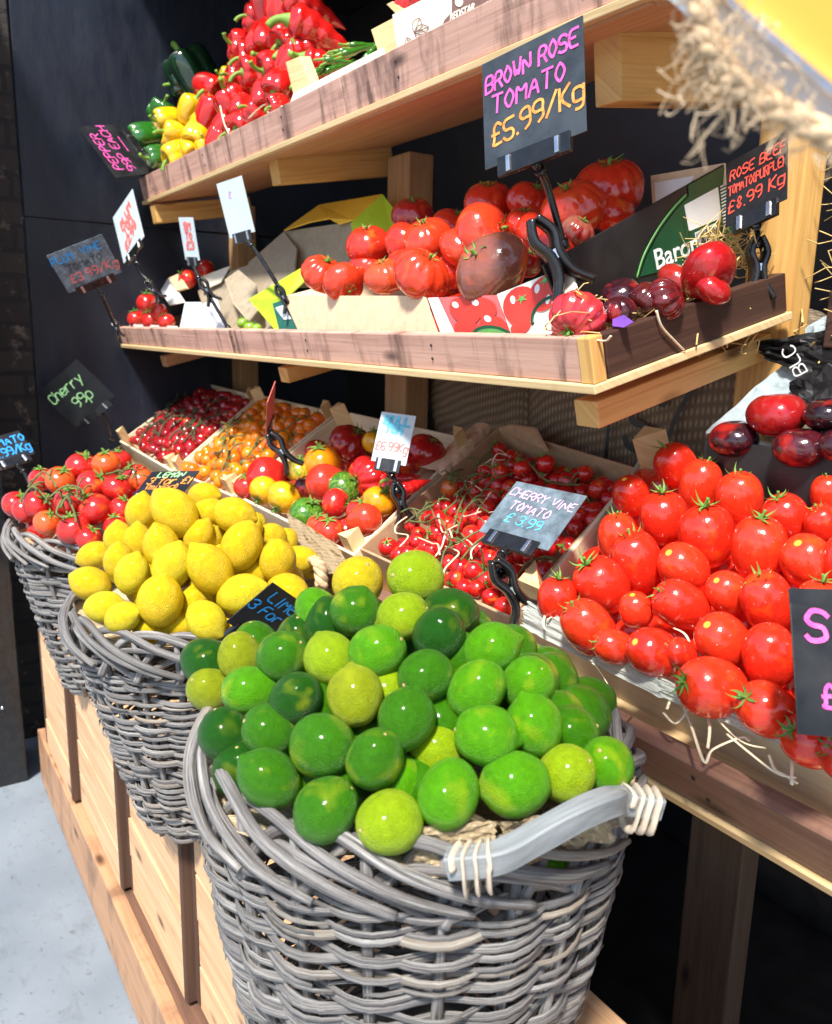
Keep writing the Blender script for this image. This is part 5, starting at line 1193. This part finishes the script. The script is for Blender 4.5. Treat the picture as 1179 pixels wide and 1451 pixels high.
# ================================================================== PRICE SIGNS
def fit_card(corners, d, aspect=None):
    """the rectangle in space, at distance d, that the four seen corners (tl, tr, br, bl) fit best"""
    rs = [ray(*c) for c in corners]; c0 = ray(sum(c[0] for c in corners)/4, sum(c[1] for c in corners)/4); P0 = c0*d; best = None
    for a in range(-72, 73, 4):
        for b_ in range(-60, 61, 4):
            n = (-c0).normalized(); n = Quaternion(right, R(b_)) @ (Quaternion(down, R(a)) @ n)
            Q = [r*(P0.dot(n)/r.dot(n)) for r in rs]
            u1, u2, v1, v2 = Q[1]-Q[0], Q[2]-Q[3], Q[0]-Q[3], Q[1]-Q[2]
            if min(u1.length, u2.length, v1.length, v2.length) < 1e-4: continue
            sc = abs(math.log(u1.length/u2.length))+abs(math.log(v1.length/v2.length))+abs((u1+u2).normalized().dot((v1+v2).normalized()))*1.5+(abs(a)+abs(b_))*.0006
            if aspect: sc += .6*abs(math.log((u1+u2).length/(v1+v2).length/aspect))
            if best is None or sc < best[0]: best = (sc, n, Q)
    _, n, Q = best; C = sum(Q, Vector())/4; U = ((Q[1]-Q[0])+(Q[2]-Q[3])); V = ((Q[0]-Q[3])+(Q[1]-Q[2])); w_, h = U.length/2, V.length/2
    U.normalize(); V = (V-U*V.dot(U)).normalized(); Nn = U.cross(V)
    return C, U, V, Nn, w_, h
def sign(label, corners, d, m, lines, holder=None, stem=None, clip=None, aspect=1.4, group='price signs on black clips', th=.0016):
    """lines: (text, ink, u, v, cap height, pen, rotation) as fractions of the card; holder: 'b','l','r' edge; stem: pixels down to the clip"""
    C, U, V, Nn, w_, h = fit_card(corners, d, aspect); o = root('price_sign', C, label, 'price sign', group)
    bm = BM(); obox(bm, C, U*w_, V*h, Nn*th, .0004); build(bm, 'card', M[m], o)
    inks = {}
    for (text, ink, u, v, ch, pen, rot) in lines: inks.setdefault(ink, []).append((text, u*w_/2, v*h/2, ch*h, pen*h, rot))
    for ink, L in inks.items():
        bm = BM(); lettering(bm, L, C, U, V, Nn, th/2+.0006, w_*.92); build(bm, 'lettering', M[ink], o)
    start = None
    if holder:
        E_ = {'b': (-V, U, h, w_), 'l': (-U, V, w_, h), 'r': (U, V, w_, h), 't': (V, U, h, w_)}[holder]; e, al, ee, ll = E_
        c = C+e*(ee/2-.004); bm = BM(); obox(bm, c+e*.008, al*(ll*.72), e*.024, Nn*.007, .001)
        ho = build(bm, 'holder', M['black_plastic'], o)
        for s in (-.24, .24):
            bm = BM(); obox(bm, c+e*.008+al*(ll*s)+Nn*.003, e*.020, al*.006, Nn*.006, .0008); build(bm, 'rivet', M['steel'], ho)
        start = c+e*.018
    if stem:
        pts = [start or C]+[atd(a, b_, dd) for a, b_, dd in stem]; S = smooth_path(pts, 5)
        bm = BM(); tube(bm, S, .0048, 9); build(bm, 'stem', M['black_plastic'], o)
        bm = BM(); k = max(1, len(S)//3); tube(bm, [S[k-1].lerp(S[k], .2), S[k]], .0075, 9); build(bm, 'joint', M['black_plastic'], o); bm = BM(); tube(bm, [S[-1]+(S[-2]-S[-1]).normalized()*.012, S[-1]], .0078, 10); build(bm, 'joint', M['black_plastic'], o)
    if clip:
        px, py, d2, ang, L, open_ = clip; p = atd(px, py, d2); ax = view_dir(ang, .1); sd = ax.cross(fwd).normalized(); nz = ax.cross(sd).normalized(); co = None
        for k, s in enumerate((-1, 1)):
            q = [p-ax*L*.5+sd*s*(L*.20+open_), p-ax*L*.28+sd*s*L*.10, p+sd*s*L*.055, p+ax*L*.25+sd*s*L*.13, p+ax*L*.5+sd*s*L*.035]
            S = smooth_path(q, 5); bm = BM(); tube(bm, S, [L*.155*(1.15-.5*abs(i/len(S)-.45)) for i in range(len(S))], 8, flat=.42, up=sd); jo = build(bm, 'clip_jaw', M['black_plastic'], o)
        bm = BM(); tube(bm, [p-nz*L*.13, p+nz*L*.13], L*.06, 10); build(bm, 'spring', M['steel'], o)
    return o
# big sign
sign('black card reading BROWN ROSE TOMATO in pink and £5.99/Kg in orange', [(683, 93), (827, 20), (831, 187), (688, 240)], 1.02, 'slate_glare', [('BROWN ROSE', 'chalk_pink', -.02, .62, .15, .024, 4), ('TOMATO', 'chalk_pink', -.08, .16, .16, .023, 2), ('£5.99/Kg', 'chalk_orange', .06, -.34, .19, .026, 6)],
     'b', [(775, 262, 1.05), (800, 352, 1.09)], (785, 362, 1.07, 122, .105, .007), 1.05)
sign('black card reading ROSE BEEF TOMATO (PURPLE) £8.99 in red by the pine post', [(1031, 232), (1119, 183), (1113, 283), (1028, 323)], 1.13, 'slate', [('ROSE BEEF', 'chalk_red', .04, .55, .15, .022, 3), ('TOMATO(PURPLE)', 'chalk_red', .0, .10, .14, .020, 3), ('£8.99 Kg', 'chalk_red', .0, -.38, .17, .024, 4)],
     'b', [(1073, 325, 1.15), (1072, 352, 1.16)], (1074, 380, 1.16, 92, .085, .004), 1.0)
sign('black card reading PEPPER 99P EACH in pink at the left end of the top shelf', [(163, 252), (112, 180), (168, 175), (222, 245)], 2.55, 'slate', [('PEPPER', 'chalk_pink', -.05, .58, .19, .022, 0), ('99P EACH', 'chalk_pink', .05, .02, .19, .022, 0), ('~~~~', 'chalk_pink', .2, -.45, .12, .018, 0)],
     'b', [(208, 225, 2.55)], None, 1.4)
sign('tilted white card with faded pink writing near the black wall', [(161, 309), (187, 267), (205, 336), (175, 373)], 2.45, 'faded', [('PLUM', 'chalk_coral', 0, .45, .16, .05, 20), ('TOM', 'chalk_coral', 0, .05, .16, .05, 20), ('£2.99', 'chalk_coral', 0, -.4, .16, .05, 20)], 'b', [(198, 385, 2.45), (213, 400, 2.45)], (218, 412, 2.45, 130, .07, .004), .8)
sign('grey blackboard card reading PLUM VINE TOMATO £3.99/Kg against the black wall', [(66, 363), (144, 331), (173, 386), (97, 415)], 2.30, 'slate_grey', [('PLUM  VINE', 'chalk_blue', -.12, .62, .17, .028, 0), ('TOMATO', 'slate', 0, .08, .17, .018, 0), ('£3.99/Kg', 'chalk_coral', .15, -.42, .20, .026, 0)], 'b', [(150, 430, 2.4), (163, 462, 2.5)], (166, 466, 2.5, 110, .06, .004), 1.35)
sign('small narrow white card with faded red writing on a bent black arm', [(254, 309), (273, 307), (284, 370), (262, 367)], 2.2, 'faded', [('SM', 'chalk_coral', 0, .6, .16, .05, 0), ('TO', 'chalk_coral', 0, .15, .16, .05, 0), ('£3', 'chalk_coral', 0, -.3, .18, .05, 0)], 'b', [(282, 395, 2.15), (300, 425, 2.1), (325, 468, 2.05)], (294, 412, 2.1, 120, .07, .006), .55)
sign('plain white bleached card tilted on a long black arm', [(307, 261), (341, 249), (363, 328), (326, 338)], 1.95, 'faded', [('£', 'chalk_faint', -.2, .5, .10, .02, 0)], 'b', [(358, 350, 1.93), (385, 390, 1.85), (404, 424, 1.78)], (402, 422, 1.78, 120, .06, .004), .7)
sign('black card reading Cherry 99p in pale green against the black wall', [(56, 562), (107, 503), (164, 566), (106, 601)], 2.55, 'slate', [('Cherry', 'chalk_green', -.15, .45, .20, .028, 0), ('99p', 'chalk_green', .05, -.25, .22, .028, 0)], 'b', [(148, 590, 2.6), (158, 625, 2.65)], None, 1.3)
sign('black card with blue TOMATO £1.99/Kg at the far left edge', [(-38, 628), (26, 610), (50, 643), (-12, 662)], 2.1, 'slate', [('TOMATO', 'chalk_blue', .1, .45, .26, .045, 0), ('£1.99/Kg', 'chalk_blue', .1, -.30, .30, .045, 0)], 'b', [(34, 668, 2.1), (44, 690, 2.1), (50, 705, 2.08)], None, 1.4)
sign('black card reading LEMON 3 for £1 between the red tomatoes and lemons', [(219, 669), (282, 667), (252, 711), (178, 711)], 1.62, 'slate', [('LEMON', 'chalk_green', -.05, .74, .17, .026, 0), ('3 for £1', 'chalk_orange', .10, .34, .22, .030, 0), ('(mixed)', 'chalk_orange', -.05, -.06, .18, .024, 0), ('*', 'chalk_white', -.75, -.62, .28, .05, 0)], None, None, None, 1.3)
sign('black card reading LIME 3 For £1 in blue between lemons and limes', [(386, 826), (455, 872), (392, 926), (321, 880)], 1.02, 'slate', [('LIME', 'chalk_blue', -.22, .60, .20, .032, 0), ('3 For £1', 'chalk_blue', -.10, .06, .19, .030, 0)], 'b', None, None, 1.1)
sign('pale blue white card reading £6.99Kg clipped to the mixed tomato crate', [(541, 583), (590, 590), (575, 660), (526, 653)], 1.50, 'faded', [('BULL', 'chalk_cyan', 0, .70, .16, .05, 0), ('TOM', 'chalk_cyan', -.1, .34, .14, .05, 0), ('£6.99Kg', 'chalk_coral', 0, -.35, .17, .026, 0)], 'b', [(560, 682, 1.5), (563, 700, 1.5)], (568, 712, 1.5, 105, .075, .003), .7)
sign('grey card reading CHERRY VINE in faded pink lying over the cherry tomatoes', [(735, 683), (832, 703), (777, 781), (676, 752)], 1.14, 'slate_grey', [('CHERRY VINE', 'chalk_faint', .0, .55, .14, .020, -3), ('TOMATO', 'chalk_faint', -.1, .12, .15, .022, -3), ('£ 3.99', 'chalk_cyan', -.05, -.32, .16, .020, -3)], 'b', [(707, 795, 1.10), (712, 815, 1.08)], (725, 835, 1.07, 122, .09, .012), 1.3)
sign('small card seen almost edge on among the orange tomatoes', [(378, 575), (390, 537), (388, 590), (377, 614)], 1.75, 'chalk_coral', [], 'b', [(388, 620, 1.72)], (400, 640, 1.70, 125, .09, .003), None)
sign('back one of two black cards overlapping at the right edge', [(1118, 832), (1260, 838), (1275, 1000), (1128, 1000)], .69, 'slate', [], None, None, None, .9)
sign('front black card with a big pink S at the right edge', [(1113, 852), (1275, 872), (1285, 1052), (1136, 1043)], .66, 'slate', [('S', 'chalk_pink', -.58, .66, .24, .040, 0), ('SAN', 'slate', .3, .5, .1, .02, 0), ('£2.99/Kg', 'chalk_pink', .30, -.40, .17, .03, 0)], None, None, None, .85)

# ================================================================== HANGING SIGN IN FRONT, TOP RIGHT
SY = .30
a, b_ = aty(922, -8, SY), aty(1182, 232, SY); U = (b_-a).normalized(); V = Vector((-U.z, 0, U.x)); V = V if V.z > 0 else -V
o = root('hanging_sign', a+V*.15, 'hanging yellow sign with white edge and frayed rope across the top right corner', 'sign')
Lc = .42; c0 = a-U*.10
yel = aty(1012, -2, SY); hgt = (yel-a).dot(V)
bm = BM(); obox(bm, c0+U*Lc/2+V*hgt/2+Y_*.02, U*Lc, V*hgt, Y_*.018, .002); build(bm, 'white_border', M['white_card'], o)
M['sign_yellow'] = plain('yellow sign face', (.66, .36, .05), .45, .10, 6)
bm = BM(); obox(bm, c0+U*Lc/2+V*(hgt+.07)+Y_*.016, U*Lc, V*.14, Y_*.012, .002); build(bm, 'yellow_face', M['sign_yellow'], o)
bm = BM(); obox(bm, c0+U*Lc/2+V*(hgt+.0015)+Y_*.012, U*Lc, V*.0035, Y_*.016, .0006); build(bm, 'metal_edge', M['steel'], o)
M['rope_fibre'] = plain('pale rope fibre', (.62, .48, .32), .8, .3, 60)
M['rope'] = plain('frayed sisal rope', (.56, .40, .24), .8, .45, 60, .3)
p0 = aty(985, 5, SY-.01); p1 = aty(1010, 130, SY-.01); p2 = aty(1085, 160, SY-.012); p3 = aty(1185, 210, SY-.01)
core = smooth_path([aty(985, -45, SY+.004), aty(1000, 40, SY-.004), aty(1035, 105, SY-.006), aty(1095, 150, SY-.006), aty(1200, 205, SY)], 14); bm = BM(); nC = len(core)
for s in range(3):
    tube(bm, [p+(V*math.cos(i*.42+s*2.094)+Y_*math.sin(i*.42+s*2.094))*.0024 for i, p in enumerate(core)], .0027, 8)
build(bm, 'rope', M['rope'], o)
bm = BM(); r = random.Random(9)
for k in range(330):
    i = r.randrange(4, nC-2); p = core[i]+Vector((r.uniform(-1, 1), r.uniform(-1, 1), r.uniform(-1, 1)))*.005; w_ = math.exp(-((i-nC*.47)/(nC*.13))**2)
    d = (U*r.uniform(-1, 1)+V*r.uniform(-1.1, .75)+Y_*r.uniform(-.4, .2)).normalized()*r.uniform(.003, .010)*(1+2.6*w_); e = Vector((r.uniform(-1, 1), r.uniform(-.4, .4), r.uniform(-1, 1)))*.006*(1+w_)
    tube(bm, smooth_path([p, p+d*.4+e, p+d*.8-e*.6, p+d+e*.5], 2), .00020 if k % 5 else .0004, 4, cap=False)
build(bm, 'frayed_fibres', M['rope_fibre'], o, True)

# ------------------------------------------------------------------ hessian flaps over the basket rims
def hq(px, py, z): return atz(px, py, z)
crumple('hessian_cloth', (hq(590, 1168, -.375), hq(700, 1160, -.372), hq(705, 1215, -.395), hq(585, 1225, -.41)), 'burlap', 'pale hessian flap showing at the front of the lime basket beside the handle', 'cloth', 14, .008, 21)
crumple('hessian_cloth', (hq(700, 1165, -.375), hq(850, 1130, -.37), hq(872, 1190, -.41), hq(745, 1215, -.42)), 'burlap', 'shaded hessian cloth behind the wooden handle of the lime basket', 'cloth', 14, .008, 22)
crumple('hessian_cloth', (aty(408, 728, .665), aty(478, 772, .665), aty(505, 815, .64), aty(425, 812, .62)), 'burlap', 'pale hessian flap hanging over the back rim of the lemon basket', 'cloth', 14, .010, 23)
o = root('rope_loop', aty(440, 815, .60), 'frayed rope loop on the back rim of the lemon basket', 'rope')
P = [aty(a, b_, .61) for a, b_ in ((428, 850), (424, 815), (436, 792), (452, 800), (456, 830))]; S = smooth_path(P, 10); bm = BM()
for k in range(3): tube(bm, [p+(X_*math.cos(i*.6+k*2.09)+Y_*math.sin(i*.6+k*2.09))*.006 for i, p in enumerate(S)], .0065, 7)
build(bm, 'strands', M['rope'], o)
